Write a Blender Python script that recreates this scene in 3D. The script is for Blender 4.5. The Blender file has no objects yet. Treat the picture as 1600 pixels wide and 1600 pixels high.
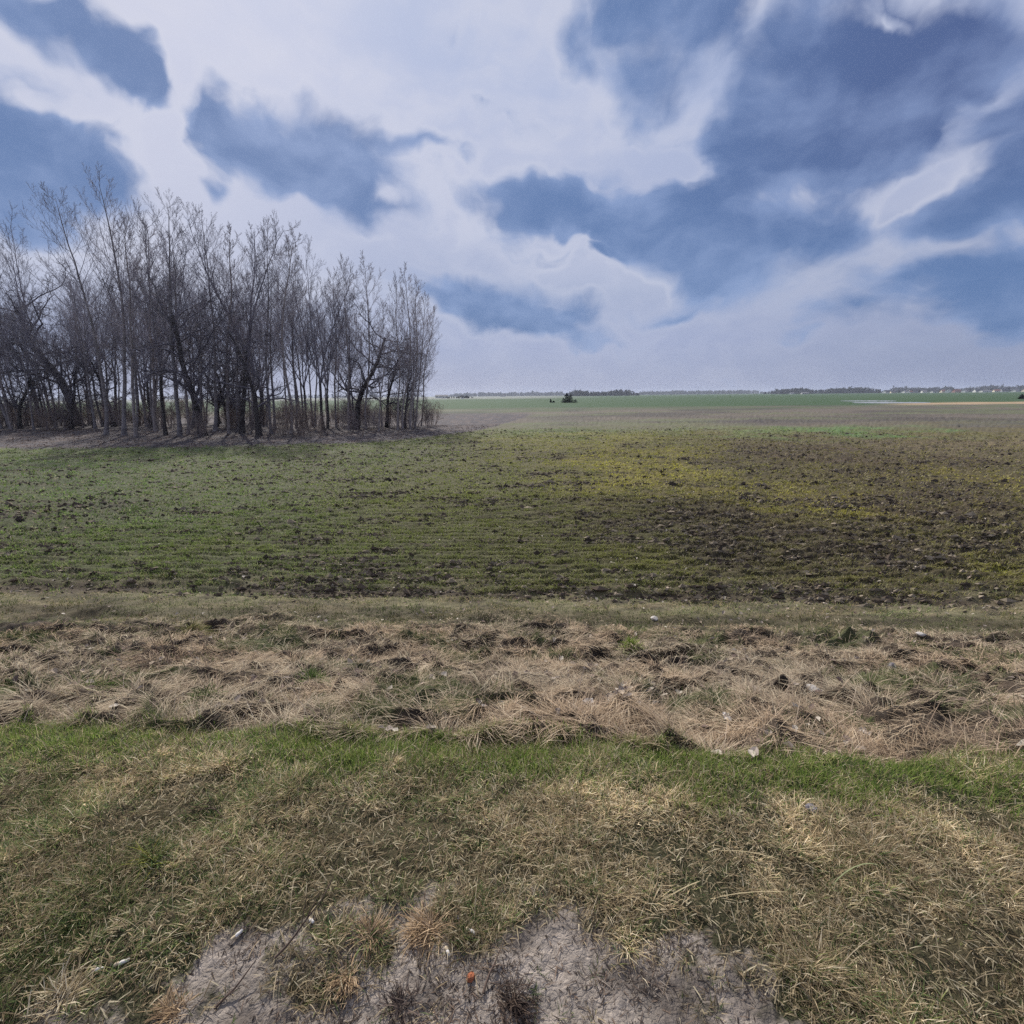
import bpy, math, random
import numpy as np
from mathutils import Vector, Matrix

RS = np.random.RandomState(11)
random.seed(5)
scene = bpy.context.scene
C = scene.collection

# ------------------------------------------------------------------ camera
F = 760.0                                   # focal length in pixels of the 1600 px photograph
PITCH, ROLL = math.radians(13.47), math.radians(-0.57)
CAM_H = 1.5
cam_data = bpy.data.cameras.new('camera')
cam = bpy.data.objects.new('camera', cam_data)
C.objects.link(cam)
cam_data.sensor_width = 36.0
cam_data.lens = 36.0 * F / 1600.0
cam_data.clip_start, cam_data.clip_end = 0.05, 20000.0
CAM_M = (Matrix.Translation((0, 0, CAM_H)) @ Matrix.Rotation(math.pi / 2 - PITCH, 4, 'X')
         @ Matrix.Rotation(ROLL, 4, 'Z'))
cam.matrix_world = CAM_M
scene.camera = cam
CR = CAM_M.to_3x3()


def ray(px, py):
    return (CR @ Vector(((px - 800) / F, -(py - 800) / F, -1.0))).normalized()


def srgb(r, g, b, k=1.0):
    f = lambda c: (c / 12.92 if c <= 0.04045 else ((c + 0.055) / 1.055) ** 2.4)
    return np.array([f(r / 255.0), f(g / 255.0), f(b / 255.0)]) * k


# ------------------------------------------------------------------ noise
_g = np.random.RandomState(3)
_ang = _g.rand(4096) * 2 * np.pi
_GX, _GY = np.cos(_ang).astype(np.float32), np.sin(_ang).astype(np.float32)


def _hash(ix, iy, seed):
    h = (ix.astype(np.int64) * 374761393 + iy.astype(np.int64) * 668265263 + seed * 974711) & 0xffffffff
    h = ((h ^ (h >> 13)) * 1274126177) & 0xffffffff
    return ((h ^ (h >> 16)) & 4095).astype(np.int32)


def perlin(x, y, seed=0):
    x = np.asarray(x, dtype=np.float64); y = np.asarray(y, dtype=np.float64)
    ix, iy = np.floor(x), np.floor(y)
    fx, fy = (x - ix).astype(np.float32), (y - iy).astype(np.float32)
    u = fx * fx * fx * (fx * (fx * 6 - 15) + 10)
    v = fy * fy * fy * (fy * (fy * 6 - 15) + 10)
    def g(a, b):
        k = _hash(ix + a, iy + b, seed)
        return _GX[k] * (fx - a) + _GY[k] * (fy - b)
    n0 = g(0, 0); n0 = n0 + u * (g(1, 0) - n0)
    n1 = g(0, 1); n1 = n1 + u * (g(1, 1) - n1)
    return 1.5 * (n0 + v * (n1 - n0))


def fbm(x, y, octv=4, seed=0, gain=0.5):
    s, a = 0.0, 1.0
    for i in range(octv):
        s = s + a * perlin(x * 2.03 ** i + 17.3 * i, y * 2.03 ** i - 9.1 * i, seed + i)
        a *= gain
    return s


def sstep(a, b, x):
    t = np.clip((x - a) / (b - a), 0, 1)
    return t * t * (3 - 2 * t)


def lerp(a, b, t):
    return a + (b - a) * t


# ------------------------------------------------------------------ lie of the land
def s_of(x, y):                              # distance from the road edge along the field's normal
    return y + 0.062 * x


PROF_S = np.array([-50, 0.0, 1.2, 1.75, 2.1, 2.6, 3.3, 4.1, 5.0, 5.9, 7.0, 9.0, 200, 9000])
PROF_Z = np.array([0.0, 0.0, 0.0, -0.02, -0.10, -0.31, -0.63, -0.98, -1.26, -1.42, -1.49, -1.5, -1.5, -1.5])


def base_z(s):
    return np.interp(s, PROF_S, PROF_Z)


# dark strip of ploughed earth in front of the grove: its front edge as y(x)
EDGE_X = np.array([-300, -60, -40, -25, -15, -10, -6.5, -4.5, -2.5, 0, 3, 400])
EDGE_Y = np.array([38, 33, 31.5, 31, 31.5, 33.5, 36.5, 40, 45, 58, 75, 75])


def grove_edge(x, y):
    return y - np.interp(x, EDGE_X, EDGE_Y)


def zones(x, y):
    s = s_of(x, y)
    r = np.hypot(x, y)
    n1 = fbm(x * 0.9, y * 0.9, 3, 21)
    n2 = fbm(x * 3.0, y * 3.0, 3, 31)
    z = {'s': s, 'r': r, 'n1': n1, 'n2': n2}
    # bare mud by the photographer's feet
    mx = (x + 0.16) / 1.10
    my = (y - 0.54) / 0.605
    q = mx * mx * np.where(x < 0, 0.8, 1.0) + my * my + 0.55 * fbm(x * 4.6, y * 4.6, 5, 41, 0.6)
    z['mud'] = sstep(1.12, 0.72, q)
    z['dry'] = sstep(1.90, 2.02, s + 0.07 * n2 + 0.04 * n1) * sstep(6.2, 5.3, s + 0.5 * n1)
    z['green'] = sstep(1.52, 1.78, s + 0.10 * n1 + 0.05 * n2) * sstep(2.06, 1.94, s + 0.07 * n2 + 0.04 * n1)
    z['margin'] = sstep(5.3, 6.2, s + 0.5 * n1) * sstep(8.2, 7.0, s + 0.35 * n1 + 0.15 * n2)
    z['field'] = sstep(6.8, 7.8, s + 0.35 * n1 + 0.15 * n2)
    ge = grove_edge(x, y) + 0.9 * fbm(x * 0.35, y * 0.35, 3, 51)
    z['grove'] = sstep(-1.2, 1.0, ge) * sstep(3.5, 1.0, x - 0.02 * (y - 45)) * sstep(95, 75, y)
    return z


def height(x, y, zz=None):
    x = np.asarray(x, float); y = np.asarray(y, float)
    z = zz or zones(x, y)
    s, r = z['s'], z['r']
    h = base_z(s)

    def add(m, fn):
        k = np.nonzero(m)[0]
        if len(k):
            h[k] += fn(x[k], y[k], {q: v[k] for q, v in z.items()})

    def verge(x, y, z):
        v = 1 - sstep(1.8, 2.1, z['s'])
        return v * (0.016 * fbm(x * 2.2, y * 2.2, 3, 61) + (1 - z['mud']) * (0.013 * fbm(x * 7, y * 7, 3, 62))
                    + z['mud'] * 0.007 * fbm(x * 14, y * 14, 4, 63))

    def bank(x, y, z):
        wx, wy = x + 0.35 * fbm(x * 0.8, y * 0.8, 2, 71), y + 0.3 * fbm(x * 0.8, y * 0.8, 2, 72)
        mound = 1 - np.abs(fbm(wx * 1.5, wy * 2.2, 2, 73)) * 1.9
        return z['dry'] * (0.12 * mound - 0.06 + 0.085 * perlin(wx * 3.6, wy * 5.0, 76) * sstep(2.0, 2.5, z['s']) + 0.03 * fbm(x * 8, y * 11, 2, 74))

    def margin(x, y, z):
        return z['margin'] * 0.035 * fbm(x * 1.6, y * 3, 4, 75)

    def field(x, y, z):
        r, s = z['r'], z['s']
        fu = s + 0.05 * fbm(x * 0.5, y * 1.2, 3, 81)
        furrow = np.sin(fu * 2 * np.pi / 0.25)
        clodm = np.clip(0.6 + 0.6 * fbm(x * 0.12, y * 0.16, 3, 82) + 0.35 * sstep(-2, 8, x), 0.3, 1.4)
        clod = fbm(x * 2.0, y * 4.8, 4, 83, 0.65)
        ridge = 1 - np.abs(fbm(x * 1.0, y * 3.2, 3, 84)) * 1.8
        farc = fbm(x * 0.4, y * 0.9, 4, 85)
        return z['field'] * (1 - z['grove'] * 0.85) * sstep(130, 60, r) * (
            0.022 * furrow * sstep(26, 12, r) + clodm * (0.050 * clod + 0.040 * ridge)
            + 0.085 * sstep(12, 28, r) * clodm * farc + 0.03 * fbm(x * 0.25, y * 0.25, 2, 86))

    add(s < 2.15, verge)
    add(z['dry'] > 0, bank)
    add(z['margin'] > 0, margin)
    h -= 0.07 * np.exp(-((s - 7.05 + 0.1 * z['n1']) / 0.22) ** 2)      # furrow that closes the field
    add((z['field'] > 0) & (r < 130), field)
    add(z['grove'] > 0, lambda x, y, z: z['grove'] * 0.06 * fbm(x * 1.2, y * 1.2, 4, 87))
    return h


def height1(x, y):
    return float(height(np.array([x]), np.array([y]))[0])


def hit(px, py, flat=False):
    """Where the ray through a photo pixel meets the land."""
    d = ray(px, py)
    t = np.geomspace(0.8, 3000, 4000)
    x, y, zc = t * d.x, t * d.y, CAM_H + t * d.z
    g = base_z(s_of(x, y)) if flat or d.z > -0.09 else height(x, y)
    k = np.argmax(zc < g)
    if zc[k] >= g[k]:
        k = len(t) - 1
    return Vector((x[k], y[k], g[k]))


def on_plane(px, py, z=-1.5):
    d = ray(px, py)
    t = (z - CAM_H) / d.z
    return Vector((d.x * t, d.y * t, z))


def at_depth(px, y):                         # ground x for a photo column at forward distance y (far things)
    d = ray(px, 615)
    return d.x / d.y * y


# ------------------------------------------------------------------ materials
def new_mat(name):
    m = bpy.data.materials.new(name)
    m.use_nodes = True
    nt = m.node_tree
    nt.nodes.clear()
    return m, nt, nt.nodes.new('ShaderNodeOutputMaterial')


def N(nt, typ, **kw):
    n = nt.nodes.new(typ)
    for k, v in kw.items():
        if k in ('loc',):
            continue
        if k.startswith('i_'):
            n.inputs[k[2:].replace('_', ' ')].default_value = v
        else:
            setattr(n, k, v)
    return n


def blade_material(name, translucency=0.35, gain=1.0):
    m, nt, out = new_mat(name)
    a = N(nt, 'ShaderNodeAttribute', attribute_name='Col')
    hs = N(nt, 'ShaderNodeHueSaturation'); hs.inputs['Value'].default_value = gain
    nt.links.new(a.outputs['Color'], hs.inputs['Color'])
    d = N(nt, 'ShaderNodeBsdfDiffuse')
    t = N(nt, 'ShaderNodeBsdfTranslucent')
    mx = N(nt, 'ShaderNodeMixShader'); mx.inputs[0].default_value = translucency
    nt.links.new(hs.outputs[0], d.inputs['Color']); nt.links.new(hs.outputs[0], t.inputs['Color'])
    nt.links.new(d.outputs[0], mx.inputs[1]); nt.links.new(t.outputs[0], mx.inputs[2])
    nt.links.new(mx.outputs[0], out.inputs['Surface'])
    return m


def surf_material(name, base, rough=0.8, var=0.25, scale=8.0, bump=0.0, bscale=40.0, detail=5.0, spec=0.3):
    """Principled surface whose colour wanders with noise."""
    m, nt, out = new_mat(name)
    p = N(nt, 'ShaderNodeBsdfPrincipled')
    p.inputs['Roughness'].default_value = rough
    p.inputs['Specular IOR Level'].default_value = spec
    tc = N(nt, 'ShaderNodeTexCoord')
    no = N(nt, 'ShaderNodeTexNoise'); no.inputs['Scale'].default_value = scale; no.inputs['Detail'].default_value = detail
    nt.links.new(tc.outputs['Object'], no.inputs['Vector'])
    rp = N(nt, 'ShaderNodeValToRGB')
    b = np.array(base)
    rp.color_ramp.elements[0].position = 0.3; rp.color_ramp.elements[1].position = 0.7
    rp.color_ramp.elements[0].color = (*(b * (1 - var)), 1); rp.color_ramp.elements[1].color = (*np.minimum(b * (1 + var), 0.95), 1)
    nt.links.new(no.outputs['Fac'], rp.inputs[0])
    nt.links.new(rp.outputs[0], p.inputs['Base Color'])
    if bump:
        n2 = N(nt, 'ShaderNodeTexNoise'); n2.inputs['Scale'].default_value = bscale; n2.inputs['Detail'].default_value = 6
        nt.links.new(tc.outputs['Object'], n2.inputs['Vector'])
        bu = N(nt, 'ShaderNodeBump'); bu.inputs['Strength'].default_value = bump; bu.inputs['Distance'].default_value = 0.02
        nt.links.new(n2.outputs['Fac'], bu.inputs['Height'])
        nt.links.new(bu.outputs[0], p.inputs['Normal'])
    nt.links.new(p.outputs[0], out.inputs['Surface'])
    return m


# ------------------------------------------------------------------ mesh helpers
def mesh_from(name, V, loops, starts, mat, col=None, smooth=False):
    me = bpy.data.meshes.new(name)
    V = np.ascontiguousarray(V, dtype=np.float32)
    me.vertices.add(len(V)); me.vertices.foreach_set('co', V.ravel())
    loops = np.ascontiguousarray(loops, dtype=np.int32)
    me.loops.add(len(loops)); me.loops.foreach_set('vertex_index', loops)
    me.polygons.add(len(starts)); me.polygons.foreach_set('loop_start', np.ascontiguousarray(starts, dtype=np.int32))
    if col is not None:
        a = me.attributes.new('Col', 'FLOAT_COLOR', 'POINT')
        c = np.ones((len(V), 4), np.float32); c[:, :3] = col
        a.data.foreach_set('color', c.ravel())
    me.materials.append(mat)
    me.update(calc_edges=True)
    me.polygons.foreach_set('use_smooth', np.full(len(starts), smooth))
    return me


def link(name, me, parent=None, loc=None, rotz=None):
    o = bpy.data.objects.new(name, me)
    C.objects.link(o)
    if parent is not None:
        o.parent = parent
    if loc is not None:
        o.location = loc
    if rotz is not None:
        o.rotation_euler = (0, 0, rotz)
    return o


def tag(o, label=None, cat=None, group=None, kind=None):
    if label: o['label'] = label
    if cat: o['category'] = cat
    if group: o['group'] = group
    if kind: o['kind'] = kind
    return o


class Poly:
    """Collects polygons (lists of points) into one mesh."""
    def __init__(self):
        self.v, self.f = [], []
    def face(self, pts):
        i = len(self.v); self.v += [tuple(p) for p in pts]; self.f.append(list(range(i, i + len(pts))))
    def box(self, x0, x1, y0, y1, z0, z1):
        p = [(x, y, z) for z in (z0, z1) for y in (y0, y1) for x in (x0, x1)]
        for q in ((0, 2, 3, 1), (4, 5, 7, 6), (0, 1, 5, 4), (2, 6, 7, 3), (0, 4, 6, 2), (1, 3, 7, 5)):
            self.face([p[k] for k in q])
    def mesh(self, name, mat, smooth=False):
        me = bpy.data.meshes.new(name)
        me.from_pydata(self.v, [], self.f); me.materials.append(mat)
        for p in me.polygons: p.use_smooth = smooth
        me.update()
        return me


def tubes_mesh(name, lines, mat, col=None):
    """lines: list of (points Nx3, radii N, sides). One mesh of tapered tubes."""
    V, L, S, Cc = [], [], [], []
    off = 0; lo = 0
    for P, R, sd in lines:
        P = np.asarray(P); n = len(P)
        T = np.gradient(P, axis=0)
        T /= np.linalg.norm(T, axis=1)[:, None] + 1e-9
        ref = np.array([0.31, 0.87, 0.37]) if abs(T[0] @ np.array([0.31, 0.87, 0.37])) < 0.9 else np.array([1.0, 0, 0])
        A = np.cross(T, ref); A /= np.linalg.norm(A, axis=1)[:, None] + 1e-9
        B = np.cross(T, A)
        th = np.arange(sd) * 2 * np.pi / sd
        ring = (np.cos(th)[None, :, None] * A[:, None, :] + np.sin(th)[None, :, None] * B[:, None, :]) * np.asarray(R)[:, None, None]
        V.append((P[:, None, :] + ring).reshape(-1, 3))
        i = np.arange(n - 1)[:, None] * sd; j = np.arange(sd)[None, :]; j2 = (j + 1) % sd
        q = np.stack([i + j, i + j2, i + sd + j2, i + sd + j], -1).reshape(-1, 4) + off
        L.append(q.ravel()); S.append(lo + 4 * np.arange(len(q)))
        off += n * sd; lo += q.size
    return mesh_from(name, np.concatenate(V), np.concatenate(L), np.concatenate(S), mat, smooth=True)


def blades(P, hgt, wid, phi, t0, t1, col, tipgain=1.15, twist=None, lift=0.0, segs=2):
    """Blades of grass: base P, length hgt, bending from tilt t0 to t1 (radians from vertical) towards azimuth phi."""
    n = len(P)
    twist = RS.uniform(-0.6, 0.6, n) if twist is None else twist
    wd = np.stack([-np.sin(phi + twist), np.cos(phi + twist), np.zeros(n)], 1) * wid[:, None] * 0.5
    hd = np.stack([np.cos(phi), np.sin(phi), np.zeros(n)], 1)
    pts = [P + np.array([0, 0, lift])]
    for k in range(segs):
        t = t0 + (t1 - t0) * (k + 0.5) / segs
        L = (hgt / segs)[:, None]
        pts.append(pts[-1] + L * (np.sin(t)[:, None] * hd + np.cos(t)[:, None] * np.array([0, 0, 1.0])))
    rows = []
    for k in range(segs):
        w = 1.0 - 0.25 * k / segs
        rows += [pts[k] - wd * w, pts[k] + wd * w]
    rows.append(pts[-1])
    V = np.stack(rows, 1)                                   # n, 2*segs+1, 3
    m = 2 * segs + 1
    f = []
    for k in range(segs - 1):
        f += [2 * k, 2 * k + 1, 2 * k + 3, 2 * k + 2]
    nq = segs - 1
    f += [2 * segs - 2, 2 * segs - 1, 2 * segs]
    loops = (np.array(f)[None, :] + m * np.arange(n)[:, None])
    st1 = np.array([4 * k for k in range(nq + 1)])
    starts = (st1[None, :] + len(f) * np.arange(n)[:, None]).ravel()
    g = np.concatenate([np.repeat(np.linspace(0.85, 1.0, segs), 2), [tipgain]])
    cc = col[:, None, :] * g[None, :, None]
    return V.reshape(-1, 3), loops.ravel(), starts, cc.reshape(-1, 3)


def join_blades(sets):
    V, L, S, K = [], [], [], []
    vo = lo = 0
    for v, l, s, k in sets:
        V.append(v); L.append(l + vo); S.append(s + lo); K.append(k)
        vo += len(v); lo += len(l)
    return np.concatenate(V), np.concatenate(L), np.concatenate(S), np.concatenate(K)


def pick(pal, w, n):
    pal = np.array(pal); i = RS.choice(len(pal), n, p=np.array(w) / np.sum(w))
    return pal[i] * RS.uniform(0.75, 1.2, (n, 1))

K = 0.90        # photo colour -> surface colour
MUD = srgb(146, 136, 127, K); MUD_DARK = srgb(100, 92, 86, K)
DEAD = [srgb(192, 174, 142, K), srgb(166, 150, 120, K), srgb(132, 116, 92, K), srgb(218, 204, 176, K)]
GREEN = [srgb(114, 128, 80, K), srgb(92, 110, 72, K), srgb(138, 142, 92, K), srgb(72, 88, 58, K)]
LUSH = [srgb(134, 152, 80, K), srgb(114, 136, 68, K), srgb(158, 164, 100, K)]
STRAW = [srgb(204, 182, 160, K), srgb(184, 162, 142, K), srgb(158, 138, 122, K), srgb(222, 204, 182, K), srgb(126, 110, 98, K)]


# field colour patches, given as photo pixels and carried over to ellipses on the land (azimuth / log distance)
def patch_list(items):
    out = []
    for px, py, a, b, col, w in items:
        c = on_plane(px, py); e = on_plane(px + a, py); u = on_plane(px, py - b); d = on_plane(px, py + b)
        lr = lambda v: math.log(math.hypot(v.x, v.y)); az = lambda v: math.atan2(v.x, v.y)
        out.append((az(c), lr(c), abs(az(e) - az(c)), 0.5 * abs(lr(u) - lr(d)), np.array(col), w))
    return out

PATCHES = patch_list([
    (250, 790, 330, 90, srgb(88, 104, 62, K), 0.9),
    (150, 745, 260, 40, srgb(86, 106, 70, K), 0.8),
    (420, 740, 260, 40, srgb(94, 104, 68, K), 0.7),
    (160, 785, 90, 14, srgb(62, 66, 58, K), 0.7),
    (400, 850, 200, 35, srgb(102, 108, 58, K), 0.7),
    (620, 700, 120, 22, srgb(84, 96, 58, K), 0.7),
    (700, 765, 170, 55, srgb(106, 108, 64, K), 0.8),
    (980, 720, 160, 34, srgb(142, 132, 64, K), 0.95),
    (880, 690, 140, 16, srgb(120, 114, 66, K), 0.8),
    (1010, 750, 110, 22, srgb(146, 136, 64, K), 0.9),
    (1190, 770, 190, 24, srgb(130, 120, 60, K), 0.95),
    (1470, 745, 130, 12, srgb(138, 126, 60, K), 0.95),
    (1370, 792, 120, 12, srgb(132, 120, 58, K), 0.95),
    (1200, 820, 60, 12, srgb(132, 122, 54, K), 0.95),
    (1300, 712, 200, 24, srgb(92, 76, 66, K), 1.0),
    (1120, 710, 80, 10, srgb(80, 66, 58, K), 0.9),
    (1500, 700, 160, 14, srgb(112, 100, 80, K), 0.8),
    (1090, 800, 170, 30, srgb(78, 66, 56, K), 0.9),
    (1280, 850, 190, 28, srgb(72, 60, 52, K), 0.95),
    (1480, 800, 150, 40, srgb(84, 70, 58, K), 0.85),
    (1200, 865, 120, 20, srgb(62, 52, 48, K), 0.9),
    (1540, 880, 110, 22, srgb(124, 118, 54, K), 1.0),
    (1010, 860, 120, 20, srgb(106, 102, 58, K), 0.7),
    (950, 800, 90, 30, srgb(88, 80, 60, K), 0.6),
    (1300, 672, 150, 9, srgb(88, 112, 70, K), 1.0),
    (1120, 668, 140, 7, srgb(104, 116, 74, K), 0.8),
    (860, 672, 130, 9, srgb(84, 100, 62, K), 0.8),
    (1160, 657, 60, 4, srgb(66, 60, 66, K), 0.9),
    (1520, 660, 120, 8, srgb(84, 80, 82, K), 0.8),
])


def field_base(x, y, z):
    r, n1 = z['r'], z['n1']
    n = len(x)
    az, lr = np.arctan2(x, y), np.log(np.maximum(r, 0.1))
    wz = az + 0.09 * fbm(x * 0.22, y * 0.18, 5, 101, 0.6); wl = lr + 0.16 * fbm(x * 0.2, y * 0.22, 5, 102, 0.6)
    base = np.empty((n, 3)); base[:] = srgb(98, 98, 62, K)
    left = sstep(0.1, -0.5, az)[:, None]
    base = lerp(base, srgb(94, 100, 66, K), left)
    right = sstep(0.15, 0.6, az)[:, None]
    base = lerp(base, srgb(96, 86, 62, K), right * 0.8)
    brk = 1.1 * fbm(x * 0.5, y * 1.6, 4, 103, 0.6) * sstep(60, 30, r)          # patches broken up along the rows
    for ca, cl, sa, sl, col, w in PATCHES:
        q = ((wz - ca) / sa) ** 2 + ((wl - cl) / sl) ** 2
        m = w * np.exp(-q * 1.1) * np.clip(1 + brk, 0, 1.15)
        base = lerp(base, col, np.clip(m, 0, 1)[:, None])
    return base


def ploughed(x, y, base):
    """How far bare earth breaks through the crop, 0..1: most where the field's own tone is earthy."""
    amt = np.clip((0.275 - base.sum(1)) / 0.11, -0.15, 1)
    return sstep(0.10, 0.75, 0.85 * fbm(x * 0.8, y * 3.4, 4, 111, 0.6) + 0.75 * fbm(x * 0.18, y * 0.7, 4, 112, 0.6) + amt * 0.52)


def field_color(x, y, z, base=None, e=None):
    r, n1 = z['r'], z['n1']
    az = np.arctan2(x, y)
    base = field_base(x, y, z) if base is None else base
    e = ploughed(x, y, base) if e is None else e
    base = lerp(base, srgb(84, 74, 64, K), (e * sstep(60, 40, r) * 0.6)[:, None])
    # farther belts: grey fallow, then winter crop
    wob = 1 + 0.05 * fbm(x * 0.03, y * 0.02, 3, 121) + 0.05 * z['n1'] * 0
    yy = y * wob
    gfar = sstep(38, 56, yy + 6 * fbm(x * 0.05, y * 0.08, 3, 125))
    grey = lerp(srgb(100, 92, 85, K), srgb(78, 73, 71, K), sstep(-0.3, 0.5, fbm(x * 0.05, y * 0.06, 3, 122))[:, None])
    grey = lerp(grey, srgb(108, 112, 88, K), (0.5 * sstep(0.25, -0.12, az) * sstep(0.0, 0.5, fbm(x * 0.07, y * 0.05, 2, 123)))[:, None])
    grey = lerp(grey, srgb(96, 104, 72, K), (0.55 * sstep(0.05, 0.5, fbm(x * 0.035, y * 0.09, 4, 124, 0.6)))[:, None])
    base = lerp(base, grey, (gfar * 0.92)[:, None])
    crop = sstep(88, 124, yy + 16 * fbm(x * 0.012, y * 0.03, 3, 126))
    base = lerp(base, srgb(58, 80, 52, K), crop[:, None])
    pale = sstep(420, 560, yy) * sstep(0.2, 0.0, az)
    base = lerp(base, srgb(116, 120, 112, K), pale[:, None])
    tan = sstep(0.62, 0.70, az) * sstep(112, 118, y) * sstep(140, 132, y)
    base = lerp(base, srgb(160, 138, 112, K), tan[:, None])
    return base


def land_color(x, y, z):
    n = len(x)
    n2, n1 = z['n2'], z['n1']
    c = np.empty((n, 3)); c[:] = srgb(74, 68, 50, K)                           # thatch under the verge
    c = lerp(c, srgb(54, 56, 38, K), sstep(-0.2, 0.5, n1)[:, None] * 0.7)
    mudc = lerp(MUD, MUD_DARK, sstep(-0.15, 0.55, fbm(x * 5, y * 5, 4, 131))[:, None] * 0.9)
    c = lerp(c, mudc, z['mud'][:, None])
    c = lerp(c, srgb(62, 72, 40, K), z['green'][:, None])
    dry = lerp(srgb(84, 73, 63, K), srgb(56, 49, 43, K), sstep(-0.3, 0.4, n2)[:, None])
    dry = lerp(dry, srgb(86, 92, 60, K), (sstep(0.15, 0.6, fbm(x * 0.9, y * 1.3, 3, 133)) * 0.7)[:, None])
    c = lerp(c, dry, z['dry'][:, None])
    mar = lerp(srgb(112, 106, 82, K), srgb(88, 82, 66, K), sstep(-0.3, 0.4, fbm(x * 0.7, y * 2.0, 3, 134))[:, None])
    mar = lerp(mar, srgb(128, 116, 92, K), (sstep(0.0, 0.5, fbm(x * 0.5, y * 2.5, 3, 135)) * 0.6)[:, None])
    mar = lerp(mar, srgb(76, 70, 54, K), (0.75 * np.exp(-((z['s'] + 0.15 * n1 - 6.1) / 0.25) ** 2))[:, None])
    c = lerp(c, mar, z['margin'][:, None])
    s = z['s'] + 0.1 * n1
    k = np.nonzero(z['field'] > 0)[0]
    fc = field_color(x[k], y[k], {q: v[k] for q, v in z.items()})
    soil = srgb(62, 56, 44, K)
    fc = lerp(lerp(fc, soil, 0.62), fc, sstep(24, 46, z['r'][k])[:, None])
    c[k] = lerp(c[k], fc, z['field'][k][:, None])
    bare = np.exp(-((s - 7.08) / 0.22) ** 2) * sstep(-0.25, 0.2, fbm(x * 0.5, y * 0.8, 3, 136) + 0.25)
    c = lerp(c, srgb(76, 66, 56, K), (bare * 0.9)[:, None])
    gr = lerp(srgb(74, 70, 74, K), srgb(94, 84, 82, K), sstep(-0.2, 0.6, fbm(x * 0.8, y * 0.8, 4, 137))[:, None])
    c = lerp(c, gr, z['grove'][:, None])
    return np.clip(c, 0.01, 0.9)


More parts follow.
